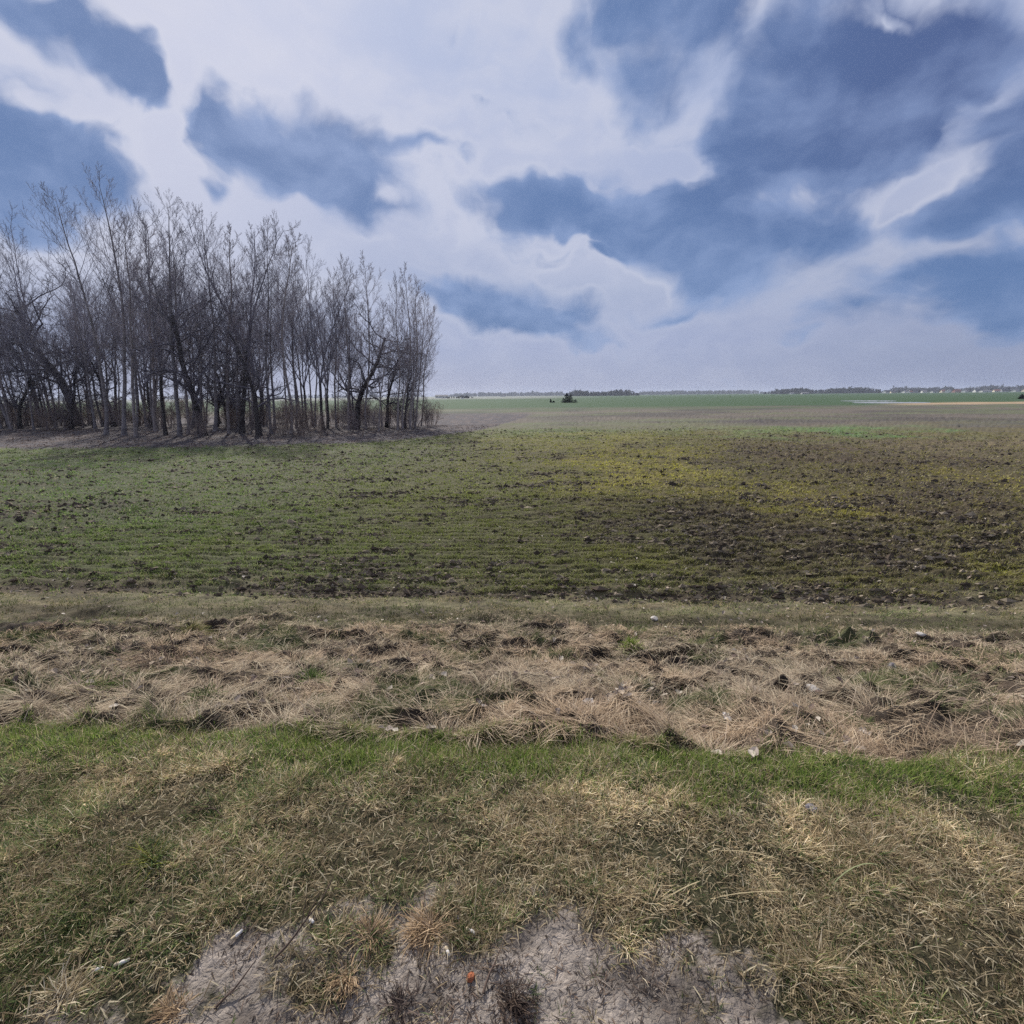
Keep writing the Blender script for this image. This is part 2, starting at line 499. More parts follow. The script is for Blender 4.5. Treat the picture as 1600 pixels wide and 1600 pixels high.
# ------------------------------------------------------------------ ground sheet
def build_ground():
    rr = [0.25]
    while rr[-1] < 6000:
        r = rr[-1]; H = 1.5 - float(base_z(np.array([r])))
        rr.append(r + min(max(0.00125 * (r * r + H * H) / H, 0.002), r * 0.25))
    rr = np.array(rr)
    az = np.concatenate([np.linspace(-1.02, 1.02, 1300), np.linspace(1.02, 2 * np.pi - 1.02, 46)[1:-1]])
    nr, na = len(rr), len(az)
    X = (rr[:, None] * np.sin(az)[None, :]).ravel(); Y = (rr[:, None] * np.cos(az)[None, :]).ravel()
    X = np.append(X, 0.0); Y = np.append(Y, 0.0)
    z = zones(X, Y)
    Z = height(X, Y, z)
    col = land_color(X, Y, z)
    i = np.arange(nr - 1)[:, None] * na; j = np.arange(na)[None, :]; j2 = (j + 1) % na
    q = np.stack([i + j, i + na + j, i + na + j2, i + j2], -1).reshape(-1, 4)
    ctr = nr * na
    jj = np.arange(na); tri = np.stack([np.full(na, ctr), jj, (jj + 1) % na], 1)
    loops = np.concatenate([q.ravel(), tri.ravel()])
    starts = np.concatenate([4 * np.arange(len(q)), q.size + 3 * np.arange(na)])
    m, nt, out = new_mat('earth')
    a = N(nt, 'ShaderNodeAttribute', attribute_name='Col')
    geo = N(nt, 'ShaderNodeNewGeometry')
    def noise(scale, detail, rough=0.6, vec=None):
        t = N(nt, 'ShaderNodeTexNoise'); t.inputs['Scale'].default_value = scale
        t.inputs['Detail'].default_value = detail; t.inputs['Roughness'].default_value = rough
        nt.links.new(vec or geo.outputs['Position'], t.inputs['Vector'])
        return t
    mp = N(nt, 'ShaderNodeMapping'); mp.inputs['Scale'].default_value = (1, 1.6, 1)
    nt.links.new(geo.outputs['Position'], mp.inputs['Vector'])
    n1 = noise(5.0, 6, 0.7, mp.outputs[0]); n2 = noise(60.0, 5, 0.65)
    r1 = N(nt, 'ShaderNodeMapRange'); r1.inputs[1].default_value = 0.3; r1.inputs[2].default_value = 0.7
    r1.inputs[3].default_value = 0.62; r1.inputs[4].default_value = 1.38
    r2 = N(nt, 'ShaderNodeMapRange'); r2.inputs[1].default_value = 0.3; r2.inputs[2].default_value = 0.7
    r2.inputs[3].default_value = 0.72; r2.inputs[4].default_value = 1.28
    nt.links.new(n1.outputs['Fac'], r1.inputs[0]); nt.links.new(n2.outputs['Fac'], r2.inputs[0])
    mu = N(nt, 'ShaderNodeMath', operation='MULTIPLY')
    nt.links.new(r1.outputs[0], mu.inputs[0]); nt.links.new(r2.outputs[0], mu.inputs[1])
    vm = N(nt, 'ShaderNodeVectorMath', operation='SCALE')
    nt.links.new(a.outputs['Color'], vm.inputs[0]); nt.links.new(mu.outputs[0], vm.inputs['Scale'])
    p = N(nt, 'ShaderNodeBsdfPrincipled'); p.inputs['Roughness'].default_value = 0.9
    p.inputs['Specular IOR Level'].default_value = 0.15
    nt.links.new(vm.outputs[0], p.inputs['Base Color'])
    # crust of drying mud: broken plates and grit
    vo = N(nt, 'ShaderNodeTexVoronoi', feature='DISTANCE_TO_EDGE'); vo.inputs['Scale'].default_value = 48
    wv = N(nt, 'ShaderNodeVectorMath', operation='ADD')
    wn = noise(18, 3); sc = N(nt, 'ShaderNodeVectorMath', operation='SCALE'); sc.inputs['Scale'].default_value = 0.05
    nt.links.new(wn.outputs['Color'], sc.inputs[0]); nt.links.new(geo.outputs['Position'], wv.inputs[0]); nt.links.new(sc.outputs[0], wv.inputs[1])
    nt.links.new(wv.outputs[0], vo.inputs['Vector'])
    cr = N(nt, 'ShaderNodeMapRange'); cr.inputs[1].default_value = 0.0; cr.inputs[2].default_value = 0.16
    nt.links.new(vo.outputs['Distance'], cr.inputs[0])
    n3 = noise(140, 6, 0.7)
    ad = N(nt, 'ShaderNodeMath', operation='MULTIPLY_ADD'); ad.inputs[1].default_value = 0.30
    nt.links.new(cr.outputs[0], ad.inputs[0]); nt.links.new(n3.outputs['Fac'], ad.inputs[2])
    bu = N(nt, 'ShaderNodeBump'); bu.inputs['Strength'].default_value = 0.8; bu.inputs['Distance'].default_value = 0.011
    nt.links.new(ad.outputs[0], bu.inputs['Height']); nt.links.new(bu.outputs[0], p.inputs['Normal'])
    nt.links.new(p.outputs[0], out.inputs['Surface'])
    me = mesh_from('ground', np.stack([X, Y, Z], 1), loops, starts, m, col, smooth=True)
    tag(link('ground', me), kind='structure')

build_ground()

# ------------------------------------------------------------------ grass and straw (uncountable growth)
def wedge(n, r0, r1, power, a=0.98):
    """n points in the viewing wedge, r-density ~ r**power."""
    u = RS.rand(n)
    if abs(power + 1) < 1e-6:
        r = r0 * (r1 / r0) ** u
    else:
        k = power + 1
        r = (r0 ** k + u * (r1 ** k - r0 ** k)) ** (1 / k)
    t = RS.uniform(-a, a, n)
    return r * np.sin(t), r * np.cos(t)


def keep(m, *arrs):
    return [q[m] for q in arrs]

grass_mat = blade_material('grass_blade', 0.48)
straw_mat = blade_material('straw_blade', 0.30)
crop_mat = blade_material('crop_blade', 0.35)


def build_verge():
    sets = []
    # the fresh belt along the ditch: even, upright
    x, y = wedge(230000, 1.35, 3.6, 0.4)
    z = zones(x, y)
    m = RS.rand(len(x)) < z['green'] * np.clip(0.75 + 0.5 * z['n2'], 0.3, 1)
    x, y = keep(m, x, y); z = {k: v[m] for k, v in z.items()}; n = len(x)
    P = np.stack([x, y, height(x, y, z) - 0.004], 1)
    dead = RS.rand(n) < np.clip(0.28 + 0.5 * fbm(x * 1.6, y * 2.5, 3, 147) + 0.25 * sstep(-0.3, -1.5, x) * sstep(1.9, 1.7, z['s']), 0.06, 0.8)
    col = np.where(dead[:, None], pick(DEAD, [3, 3, 2, 1.5], n), pick(LUSH, [3, 3, 2], n))
    t0 = np.where(dead, RS.uniform(0.3, 1.2, n), RS.uniform(0.05, 0.55, n))
    sets.append(blades(P, RS.uniform(0.025, 0.06, n), RS.uniform(0.0016, 0.0032, n), RS.uniform(0, 6.28, n), t0, t0 + RS.uniform(0.1, 0.9, n), col))
    # tussocks: blades spreading from common centres
    cx, cy = wedge(26000, 0.5, 3.4, 0.5)
    z = zones(cx, cy)
    crowd = fbm(cx * 2.6, cy * 2.6, 3, 141)
    m = (RS.rand(len(cx)) < (1 - 0.965 * z['mud']) * (1 - 0.75 * z['green']) * np.clip(0.85 + 0.6 * crowd, 0.6, 1)) & (z['s'] < 2.0)
    cx, cy, crowd = keep(m, cx, cy, crowd); z = {k: v[m] for k, v in z.items()}; nt_ = len(cx)
    pg = np.clip(0.42 + 0.55 * fbm(cx * 1.5, cy * 1.5, 3, 142) + 0.25 * sstep(0.3, -1.2, cx) * sstep(1.1, 1.6, z['s']) - 0.12 * sstep(0.2, 1, cx)
                 - 0.7 * np.exp(-((z['s'] - 1.54) / 0.18) ** 2) * sstep(-0.5, 0.3, cx), 0.05, 0.9)
    kind = RS.rand(nt_)
    gshare = np.where(kind < pg, RS.uniform(0.55, 0.95, nt_), RS.uniform(0.0, 0.25, nt_))
    tsize = RS.uniform(0.6, 1.3, nt_) * np.clip(1 + 0.7 * crowd, 0.5, 1.6) * (1 - 0.35 * z['mud'])
    tlean = RS.uniform(0, 6.28, nt_); tflat = RS.uniform(0, 1, nt_) ** 1.5
    tone = RS.uniform(0.55, 1.3, nt_) * (1.14 + 0.45 * np.clip(fbm(cx * 3.4, cy * 3.4, 3, 148), -0.7, 0.7)) * (1 + 0.15 * sstep(1.0, 1.3, z['s']) + 0.35 * sstep(1.3, 1.6, z['s']))
    cntb = (RS.uniform(14, 34, nt_) * tsize).astype(int)
    idx = np.repeat(np.arange(nt_), cntb); n = len(idx)
    a = RS.uniform(0, 6.28, n); q = np.abs(RS.normal(0, 1, n)) * 0.019 * tsize[idx]
    x = cx[idx] + np.cos(a) * q; y = cy[idx] + np.sin(a) * q
    P = np.stack([x, y, height(x, y) - 0.003], 1)
    isg = RS.rand(n) < gshare[idx]
    col = np.where(isg[:, None], pick(GREEN, [3, 3, 2, 2], n), pick(DEAD, [3, 3, 2.5, 1.3], n)) * tone[idx][:, None]
    phi = np.where(RS.rand(n) < tflat[idx] * 0.8, tlean[idx] + RS.normal(0, 0.6, n), a + RS.normal(0, 0.5, n))
    L = RS.uniform(0.012, 0.047, n) * tsize[idx] * np.where(isg, 0.9, 1.1)
    t0 = np.where(isg, RS.uniform(0.1, 0.9, n), RS.uniform(0.35, 1.3, n)) + 0.3 * tflat[idx]
    t1 = np.minimum(t0 + RS.uniform(0.2, 1.1, n), 2.0)
    sets.append(blades(P, L, RS.uniform(0.0010, 0.0027, n), phi, t0, t1, col))
    # taller dry stalks arching over the fresh belt and the verge
    x, y = wedge(3600, 0.9, 3.4, 0.8)
    z = zones(x, y)
    m = (RS.rand(len(x)) < (1 - z['mud']) * (0.25 + 0.75 * sstep(-0.1, 0.4, fbm(x * 2, y * 2, 2, 145)))) & (z['s'] < 2.0)
    x, y = keep(m, x, y); n = len(x)
    P = np.stack([x, y, height(x, y)], 1)
    t0 = RS.uniform(0.1, 0.9, n)
    sets.append(blades(P, RS.uniform(0.06, 0.14, n), RS.uniform(0.0012, 0.0022, n), RS.uniform(0, 6.28, n), t0, t0 + RS.uniform(0.5, 1.5, n), pick([srgb(205, 188, 160, K), srgb(184, 164, 132, K)], [1, 1], n), segs=4))
    # chopped bits lying between the tufts
    x, y = wedge(42000, 0.6, 3.2, 0.6)
    z = zones(x, y)
    m = RS.rand(len(x)) < (1 - z['mud']) * (1 - 0.6 * z['green']) * (z['s'] < 2.0)
    x, y = keep(m, x, y); n = len(x)
    P = np.stack([x, y, height(x, y)], 1)
    sets.append(blades(P, RS.uniform(0.012, 0.05, n), RS.uniform(0.0016, 0.004, n), RS.uniform(0, 6.28, n), RS.uniform(0.9, 1.5, n), RS.uniform(1.3, 1.7, n),
                       pick([srgb(178, 164, 134, K), srgb(140, 124, 100, K), srgb(206, 194, 166, K), srgb(96, 88, 72, K)], [2, 2, 1, 1.5], n), lift=0.006))
    # broken bits lying on the mud
    x, y = wedge(42000, 0.4, 1.8, 0.8)
    z = zones(x, y)
    m = RS.rand(len(x)) < np.clip(z['mud'] * (0.25 + 0.9 * sstep(-0.1, 0.45, fbm(x * 4, y * 4, 3, 146))), 0, 1)
    x, y = keep(m, x, y); n = len(x)
    P = np.stack([x, y, height(x, y)], 1)
    sets.append(blades(P, RS.uniform(0.004, 0.045, n) * RS.uniform(0.4, 1, n), RS.uniform(0.0010, 0.0036, n), RS.uniform(0, 6.28, n), RS.uniform(1.35, 1.56, n), RS.uniform(1.5, 1.7, n),
                       pick([srgb(104, 94, 88, K), srgb(78, 70, 66, K), srgb(140, 122, 108, K), srgb(168, 156, 144, K)], [3, 2.5, 2, 1.5], n), lift=0.002))
    V, L, S, Kc = join_blades(sets)
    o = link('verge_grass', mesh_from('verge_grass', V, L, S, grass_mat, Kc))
    tag(o, 'short worn grass, half dead and half green, between mud and ditch', 'grass', kind='stuff')


def build_straw():
    sets = []
    x, y = wedge(330000, 1.8, 8.2, 0.0)
    z = zones(x, y)
    patch = fbm(x * 1.4, y * 2.0, 3, 151)
    m = RS.rand(len(x)) < z['dry'] * np.clip(0.72 + 0.9 * patch, 0.15, 1)
    x, y = keep(m, x, y); z = {k: v[m] for k, v in z.items()}; n = len(x)
    P = np.stack([x, y, height(x, y, z) - 0.003], 1)
    greenp = sstep(0.02, 0.5, fbm(x * 0.9, y * 1.3, 3, 133)) * 0.75 + 0.10 * sstep(4.2, 5.6, z['s']) + 0.15 * sstep(-1, -5, x)
    isg = RS.rand(n) < greenp * 0.8
    warm = sstep(-0.3, 0.5, fbm(x * 0.6, y * 0.8, 3, 152))[:, None]
    hue = fbm(x * 2.2, y * 3.0, 2, 155)[:, None]
    col = np.where(isg[:, None], pick([srgb(116, 124, 82, K), srgb(88, 98, 64, K), srgb(146, 144, 104, K)], [2, 2, 1.4], n),
                   pick(STRAW, [3, 3, 2.2, 1.6, 1.6], n) * np.array([1.03, 1.04, 0.98]) * lerp(np.array([0.94, 0.99, 1.0]), np.array([1.0, 0.98, 0.95]), warm) * (1 + 0.25 * np.clip(hue, -1, 1)))
    flow = 8.0 * fbm(x * 1.3, y * 1.7, 2, 153)
    messy = RS.rand(n) < 0.36
    phi = np.where(messy, RS.uniform(0, 6.28, n), flow + RS.normal(0, 0.30, n))
    far = np.clip(z['r'] / 4.5, 0.7, 1.5)
    L = np.where(isg, RS.uniform(0.04, 0.10, n), np.where(messy, RS.uniform(0.03, 0.11, n), RS.uniform(0.06, 0.20, n))) * sstep(6.6, 5.2, z['s']).clip(0.4, 1)
    t0 = np.where(isg, RS.uniform(0.2, 0.8, n), np.where(messy, RS.uniform(0.3, 1.5, n), RS.uniform(0.95, 1.45, n)))
    t1 = np.where(isg | messy, t0 + RS.uniform(0.2, 0.9, n), RS.uniform(1.45, 1.95, n))
    sets.append(blades(P, L, RS.uniform(0.0018, 0.0042, n) * far, phi, t0, t1, col, segs=3, lift=0.012))
    # loose stalks poking out
    x, y = wedge(4500, 2.0, 7.5, 0.0)
    z = zones(x, y)
    m = RS.rand(len(x)) < z['dry']
    x, y = keep(m, x, y); n = len(x)
    P = np.stack([x, y, height(x, y)], 1)
    t0 = RS.uniform(0.3, 1.3, n)
    sets.append(blades(P, RS.uniform(0.10, 0.30, n), RS.uniform(0.0022, 0.0036, n), RS.uniform(-1.2, 1.2, n) + np.where(RS.rand(n) < 0.5, 0, np.pi), t0, t0 + RS.uniform(0.2, 1.0, n), pick([srgb(206, 186, 164, K), srgb(180, 158, 136, K)], [1, 1], n), segs=3))
    V, L, S, Kc = join_blades(sets)
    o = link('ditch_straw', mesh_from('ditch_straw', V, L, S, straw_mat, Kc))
    tag(o, 'matted pinkish brown dead grass lying over the ditch bank', 'dead grass', kind='stuff')


def build_crop():
    sets = []
    # field margin: short worn grass
    x, y = wedge(170000, 5.0, 11, -0.2)
    z = zones(x, y)
    bare = np.exp(-((z['s'] + 0.1 * z['n1'] - 7.08) / 0.24) ** 2)
    m = RS.rand(len(x)) < z['margin'] * (1 - 0.85 * bare) * np.clip(0.55 + 0.8 * fbm(x * 2.2, y * 4.0, 3, 163), 0.1, 1)
    x, y = keep(m, x, y); z = {k: v[m] for k, v in z.items()}; n = len(x)
    P = np.stack([x, y, height(x, y, z) - 0.004], 1)
    tint = lerp(np.array([1.06, 0.99, 0.95]), np.array([0.86, 1.0, 0.84]), sstep(-0.3, 0.4, fbm(x * 0.8, y * 1.6, 3, 164))[:, None])
    t0 = RS.uniform(0.2, 1.4, n)
    sets.append(blades(P, RS.uniform(0.03, 0.095, n), RS.uniform(0.004, 0.008, n), RS.uniform(0, 6.28, n), t0, t0 + RS.uniform(0.2, 0.9, n),
                       pick([srgb(168, 158, 122, K), srgb(122, 130, 84, K), srgb(94, 110, 62, K), srgb(198, 186, 154, K)], [3, 3, 3, 2], n) * tint * (1 - 0.55 * np.exp(-((z['s'] + 0.15 * z['n1'] - 6.1) / 0.22) ** 2) + 0.10 * np.exp(-((z['s'] + 0.1 * z['n1'] - 6.6) / 0.18) ** 2))[:, None]))
    # crop in clumps along the drills
    for cnt, r0, r1, pw, wk, nb, hk in ((42000, 6.5, 15, -0.4, 1.0, 7, 1.0), (52000, 14, 50, -0.8, 1.8, 4, 1.25)):
        cx, cy = wedge(cnt, r0, r1, pw)
        z = zones(cx, cy)
        fu = z['s'] + 0.05 * fbm(cx * 0.5, cy * 1.2, 3, 81)
        ph = fu / 0.25; sh = (np.round(ph) - ph) * 0.25 * 0.75 * sstep(20, 12, z['r'])          # pull clumps towards the drills
        cy = cy + sh
        fb = field_base(cx, cy, z); e = ploughed(cx, cy, fb)
        stand = np.clip(0.72 + 0.9 * fbm(cx * 1.0, cy * 3.6, 3, 161), 0.08, 1)
        m = RS.rand(len(cx)) < z['field'] * stand * (1 - 0.45 * e) * (1 - z['grove']) * sstep(49, 38, cy)
        cx, cy, c = keep(m, cx, cy, fb); z = {k: v[m] for k, v in z.items()}; nc = len(cx)
        c = lerp(c, srgb(118, 118, 72, K), 0.14) * np.array([1.52, 1.66, 1.36])
        c = lerp(c, srgb(150, 142, 120, K), np.where(RS.rand(nc) < 0.30, RS.uniform(0.3, 0.9, nc), 0)[:, None]) * RS.uniform(0.85, 1.6, (nc, 1))
        idx = np.repeat(np.arange(nc), nb); n = len(idx)
        far = np.clip(z['r'] / 9.0, 0.8, 3.4)[idx] * wk
        a = RS.uniform(0, 6.28, n); q = RS.uniform(0, 0.055, n) * np.clip(z['r'] / 12, 1, 2)[idx]
        x = cx[idx] + np.cos(a) * q * 2.4; y = cy[idx] + np.sin(a) * q
        P = np.stack([x, y, height(x, y) - 0.006], 1)
        t0 = RS.uniform(0.15, 1.2, n)
        sets.append(blades(P, RS.uniform(0.035, 0.095, n) * hk, RS.uniform(0.005, 0.011, n) * far, a + RS.normal(0, 0.5, n), t0, t0 + RS.uniform(0.2, 1.0, n), c[idx] * RS.uniform(0.8, 1.25, (n, 1))))
    V, L, S, Kc = join_blades(sets)
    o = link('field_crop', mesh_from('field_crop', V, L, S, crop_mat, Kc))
    tag(o, 'sparse olive green winter crop and stubble in rows on the field', 'crop', kind='stuff')


clod_mat = blade_material('clod_earth', 0.0)


def build_clods():
    """Broken lumps of ploughed earth."""
    X, Y, R = [], [], []
    for cnt, r0, r1, pw, k in ((90000, 6.8, 16, -0.3, 0.85), (120000, 15, 46, -0.7, 1.1)):
        x, y = wedge(cnt, r0, r1, pw)
        z = zones(x, y)
        e = ploughed(x, y, field_base(x, y, z))
        edge = np.exp(-((z['s'] + 0.1 * z['n1'] - 7.08) / 0.30) ** 2)
        m = RS.rand(len(x)) < np.clip(z['field'] * (0.03 + 0.85 * e) + 0.25 * edge, 0, 1) * (1 - z['grove']) * sstep(48, 40, y)
        x, y = keep(m, x, y)
        X.append(x); Y.append(y); R.append(RS.gamma(2.6, 0.0085, len(x)).clip(0.008, 0.085) * k)
    x, y, r = np.concatenate(X), np.concatenate(Y), np.concatenate(R); n = len(x)
    u = np.array([[1, 0, 0], [-1, 0, 0], [0, 1, 0], [0, -1, 0], [0, 0, 1], [0, 0, -1]], float)
    f = np.array([[0, 2, 4], [2, 1, 4], [1, 3, 4], [3, 0, 4], [2, 0, 5], [1, 2, 5], [3, 1, 5], [0, 3, 5]]).ravel()
    q = u[None] * RS.uniform(0.6, 1.4, (n, 6, 1)) + RS.normal(0, 0.22, (n, 6, 3))
    t = RS.uniform(0, 6.28, n); ct, st = np.cos(t)[:, None], np.sin(t)[:, None]
    V = np.stack([q[:, :, 0] * ct - q[:, :, 1] * st, (q[:, :, 0] * st + q[:, :, 1] * ct) * 0.75, q[:, :, 2] * 0.8], 2) * r[:, None, None]
    V[:, :, 0] *= 1.7
    V += np.stack([x, y, height(x, y) + r * 0.25], 1)[:, None, :]
    col = pick([srgb(122, 112, 98, K), srgb(94, 84, 74, K), srgb(146, 134, 116, K), srgb(76, 68, 62, K)], [3, 3, 1.8, 1.5], n)
    me = mesh_from('soil_clods', V.reshape(-1, 3), (f[None] + 6 * np.arange(n)[:, None]).ravel(), 3 * np.arange(8 * n), clod_mat, np.repeat(col, 6, 0))
    tag(link('soil_clods', me), 'dark broken clods of ploughed earth among the crop', 'clods', kind='stuff')


def leaf_mesh(name, P, size, col, mat):
    """Curled dead leaves: four-sided blades folded along the midrib."""
    n = len(P)
    a = RS.uniform(0, 6.28, n); tilt = RS.normal(0, 0.45, n); fold = RS.uniform(0.1, 0.8, n)
    u = np.stack([np.cos(a), np.sin(a), np.sin(tilt)], 1) * size[:, None]
    v = np.stack([-np.sin(a), np.cos(a), np.zeros(n)], 1) * size[:, None] * RS.uniform(0.35, 0.6, (n, 1))
    up = np.array([0, 0, 1.0]) * (size * fold)[:, None] * 0.5
    base = P + np.array([0, 0, 0.004])
    pts = [base - u * 0.5, base + v * 0.8 - u * 0.1 + up, base + v * 0.5 + u * 0.3 + up, base + u * 0.55 + up * 0.4, base - v * 0.5 + u * 0.3 + up, base - v * 0.8 - u * 0.1 + up, base + u * 0.1]
    V = np.stack(pts, 1)
    f = np.array([0, 6, 1, 1, 6, 2, 2, 6, 3, 3, 6, 4, 4, 6, 5, 5, 6, 0])
    loops = (f[None, :] + 7 * np.arange(n)[:, None]).ravel()
    starts = 3 * np.arange(6 * n)
    return mesh_from(name, V.reshape(-1, 3), loops, starts, mat, np.repeat(col, 7, 0))


leaf_mat = blade_material('dead_leaf', 0.15)


def build_litter():
    x, y = wedge(8000, 1.9, 16, -0.6)
    z = zones(x, y)
    m = RS.rand(len(x)) < 0.75 * z['dry'] * sstep(0.0, 0.5, fbm(x * 1.1, y * 1.6, 2, 171) + 0.1) + 0.35 * z['margin'] + 0.20 * z['field']
    x, y = keep(m, x, y); n = len(x)
    P = np.stack([x, y, height(x, y) + 0.02], 1)
    col = pick([srgb(196, 186, 172, K), srgb(160, 148, 138, K), srgb(128, 112, 104, K), srgb(176, 160, 142, K)], [1.2, 2, 2, 1.5], n)
    o = link('leaf_litter', leaf_mesh('leaf_litter', P, RS.uniform(0.025, 0.06, n), col, leaf_mat))
    tag(o, 'curled pale dead leaves strewn over the ditch and the field margin', 'dead leaves', kind='stuff')
    x = RS.uniform(-62, 2, 26000); y = RS.uniform(30, 52, 26000)
    z = zones(x, y)
    m = RS.rand(len(x)) < z['grove'] * (0.4 + 0.6 * sstep(-0.2, 0.4, fbm(x * 0.4, y * 0.5, 3, 172)))
    x, y = keep(m, x, y); n = len(x)
    P = np.stack([x, y, height(x, y) + 0.02], 1)
    col = pick([srgb(150, 132, 118, K), srgb(116, 100, 92, K), srgb(92, 80, 78, K), srgb(170, 154, 138, K)], [2, 2, 2, 0.8], n)
    o = link('woodland_litter', leaf_mesh('woodland_litter', P, RS.uniform(0.05, 0.12, n), col, leaf_mat))
    tag(o, 'brown fallen leaves covering the earth under the bare trees', 'fallen leaves', kind='stuff')

build_verge(); build_straw(); build_crop(); build_clods(); build_litter()


# ------------------------------------------------------------------ bare trees
def unit(v):
    return v / (np.linalg.norm(v) + 1e-9)


def limb(rng, p, d, length, n, wander, up, droop=0.0):
    """A wandering limb: n+1 points from p along d, pulled upwards by up."""
    pts = [p]; d = unit(d)
    for i in range(n):
        d = unit(d + rng.normal(0, wander, 3) + np.array([0, 0, up - droop * i / n]))
        pts.append(pts[-1] + d * (length / n))
    return np.array(pts)


def point_at(P, t):
    k = t * (len(P) - 1); i = min(int(k), len(P) - 2)
    return P[i] + (P[i + 1] - P[i]) * (k - i), unit(P[i + 1] - P[i])


def side_dir(rng, axis, ang, az):
    ref = np.array([1.0, 0, 0]) if abs(axis[0]) < 0.8 else np.array([0, 1.0, 0])
    a = unit(np.cross(axis, ref)); b = np.cross(axis, a)
    return unit(axis * math.cos(ang) + (a * math.cos(az) + b * math.sin(az)) * math.sin(ang))


def spawn(rng, out, P, r0, r1, level, cfg):
    """Side limbs along limb P."""
    if level >= len(cfg['num']):
        return
    n = cfg['num'][level]
    length = np.linalg.norm(np.diff(P, axis=0), axis=1).sum()
    for k in range(n):
        t = cfg['t0'][level] + (1 - cfg['t0'][level]) * (k + rng.uniform(0, 1)) / n
        t = min(t, 0.985)
        p, ax = point_at(P, t)
        ang = math.radians(rng.uniform(*cfg['ang'][level]))
        d = side_dir(rng, ax, ang, k * 2.4 + rng.uniform(-0.6, 0.6))
        env = cfg['env'](t) if level == 0 else (1 - 0.55 * t)
        L = length * cfg['len'][level] * env * rng.uniform(0.7, 1.25)
        rb = (r0 + (r1 - r0) * t) * cfg['rad'][level]
        rb = max(rb, cfg['rmin'][level])
        m = cfg['seg'][level]
        Q = limb(rng, p, d, L, m, cfg['wander'][level], cfg['up'][level])
        re = max(rb * 0.25, 0.0035)
        out.append((Q, np.linspace(rb, re, m + 1), cfg['sides'][level]))
        spawn(rng, out, Q, rb, re, level + 1, cfg)


def tree_lines(kind, seed):
    rng = np.random.RandomState(seed)
    out, trunk = [], []
    if kind in ('poplar', 'aspen'):
        slim = kind == 'aspen'
        H = 12.0 if slim else 16.5
        r0 = 0.07 if slim else rng.uniform(0.11, 0.145)
        n = 16
        T = limb(rng, np.zeros(3), np.array([rng.normal(0, .03), rng.normal(0, .03), 1]), H, n, 0.045, 0.03)
        tt = np.linspace(0, 1, n + 1)
        T[:, :2] -= 0.85 * tt[:, None] * T[-1, :2]
        R = r0 * (1 - tt) ** 0.85 + 0.008; R[0] *= 1.45
        trunk.append((T, R, 9))
        cfg = dict(num=[24 if slim else 26, 9, 6, 2], t0=[0.30 if slim else 0.36, 0.15, 0.15, 0.2], ang=[(28, 46) if slim else (34, 58), (22, 42), (22, 44), (22, 46)],
                   len=[0.25 if slim else 0.31, 0.45, 0.48, 0.55], rad=[0.42, 0.5, 0.55, 0.6], rmin=[0.011, 0.007, 0.005, 0.004],
                   seg=[7, 5, 3, 2], sides=[5, 4, 3, 3], wander=[0.055, 0.08, 0.10, 0.12], up=[0.10, 0.11, 0.09, 0.06],
                   env=lambda t: (1.0 - 0.75 * max(0, (t - 0.45) / 0.55)) * (0.55 + 0.45 * min(1, t / 0.5)))
        spawn(rng, out, T, r0, 0.01, 0, cfg)
    elif kind == 'forked':
        H = 15.5; r0 = rng.uniform(0.145, 0.18)
        h1 = rng.uniform(4.2, 6.0)
        T = limb(rng, np.zeros(3), np.array([rng.normal(0, .04), rng.normal(0, .04), 1]), h1, 7, 0.05, 0.02)
        R = np.linspace(r0, r0 * 0.72, 8); R[0] *= 1.5; R[1] *= 1.1
        trunk.append((T, R, 10))
        nf = rng.randint(3, 5); a0 = rng.uniform(0, 6.28)
        cfg = dict(num=[15, 9, 6, 2], t0=[0.18, 0.15, 0.15, 0.2], ang=[(26, 52), (22, 45), (22, 46), (22, 50)], len=[0.40, 0.45, 0.45, 0.5],
                   rad=[0.5, 0.5, 0.55, 0.6], rmin=[0.014, 0.009, 0.0055, 0.0042], seg=[6, 5, 3, 2], sides=[5, 4, 3, 3],
                   wander=[0.08, 0.10, 0.12, 0.14], up=[0.10, 0.11, 0.09, 0.05], env=lambda t: 1.05 - 0.6 * t)
        for k in range(nf):
            ang = math.radians(rng.uniform(4, 12) if k == 0 else rng.uniform(20, 34))
            d = side_dir(rng, np.array([0, 0, 1.0]), ang, a0 + k * 6.283 / nf + rng.uniform(-.4, .4))
            p = point_at(T, 1.0 if k < 2 else rng.uniform(0.72, 0.95))[0]
            Q = limb(rng, p, d, (H - h1) * rng.uniform(0.8, 1.08), 10, 0.06, 0.085)
            rb = r0 * rng.uniform(0.42, 0.58)
            RR = np.linspace(rb, 0.012, 11)
            out.append((Q, RR, 7))
            spawn(rng, out, Q, rb, 0.012, 0, cfg)
    elif kind == 'oak':
        H = 9.0; r0 = rng.uniform(0.15, 0.19)
        T = limb(rng, np.zeros(3), np.array([rng.normal(0, .08), rng.normal(0, .08), 1]), 6.2, 8, 0.10, 0.02)
        R = np.linspace(r0, r0 * 0.4, 9); R[0] *= 1.5
        trunk.append((T, R, 9))
        cfg = dict(num=[20, 11, 7, 4], t0=[0.26, 0.15, 0.12, 0.15], ang=[(48, 92), (35, 75), (30, 75), (30, 75)], len=[0.68, 0.42, 0.42, 0.5],
                   rad=[0.46, 0.5, 0.55, 0.6], rmin=[0.03, 0.014, 0.008, 0.005], seg=[9, 6, 4, 2], sides=[6, 4, 3, 3],
                   wander=[0.24, 0.26, 0.28, 0.3], up=[0.06, 0.05, 0.03, 0.0], env=lambda t: 1.0 - 0.35 * t)
        spawn(rng, out, T, r0, r0 * 0.4, 0, cfg)
    return trunk, out


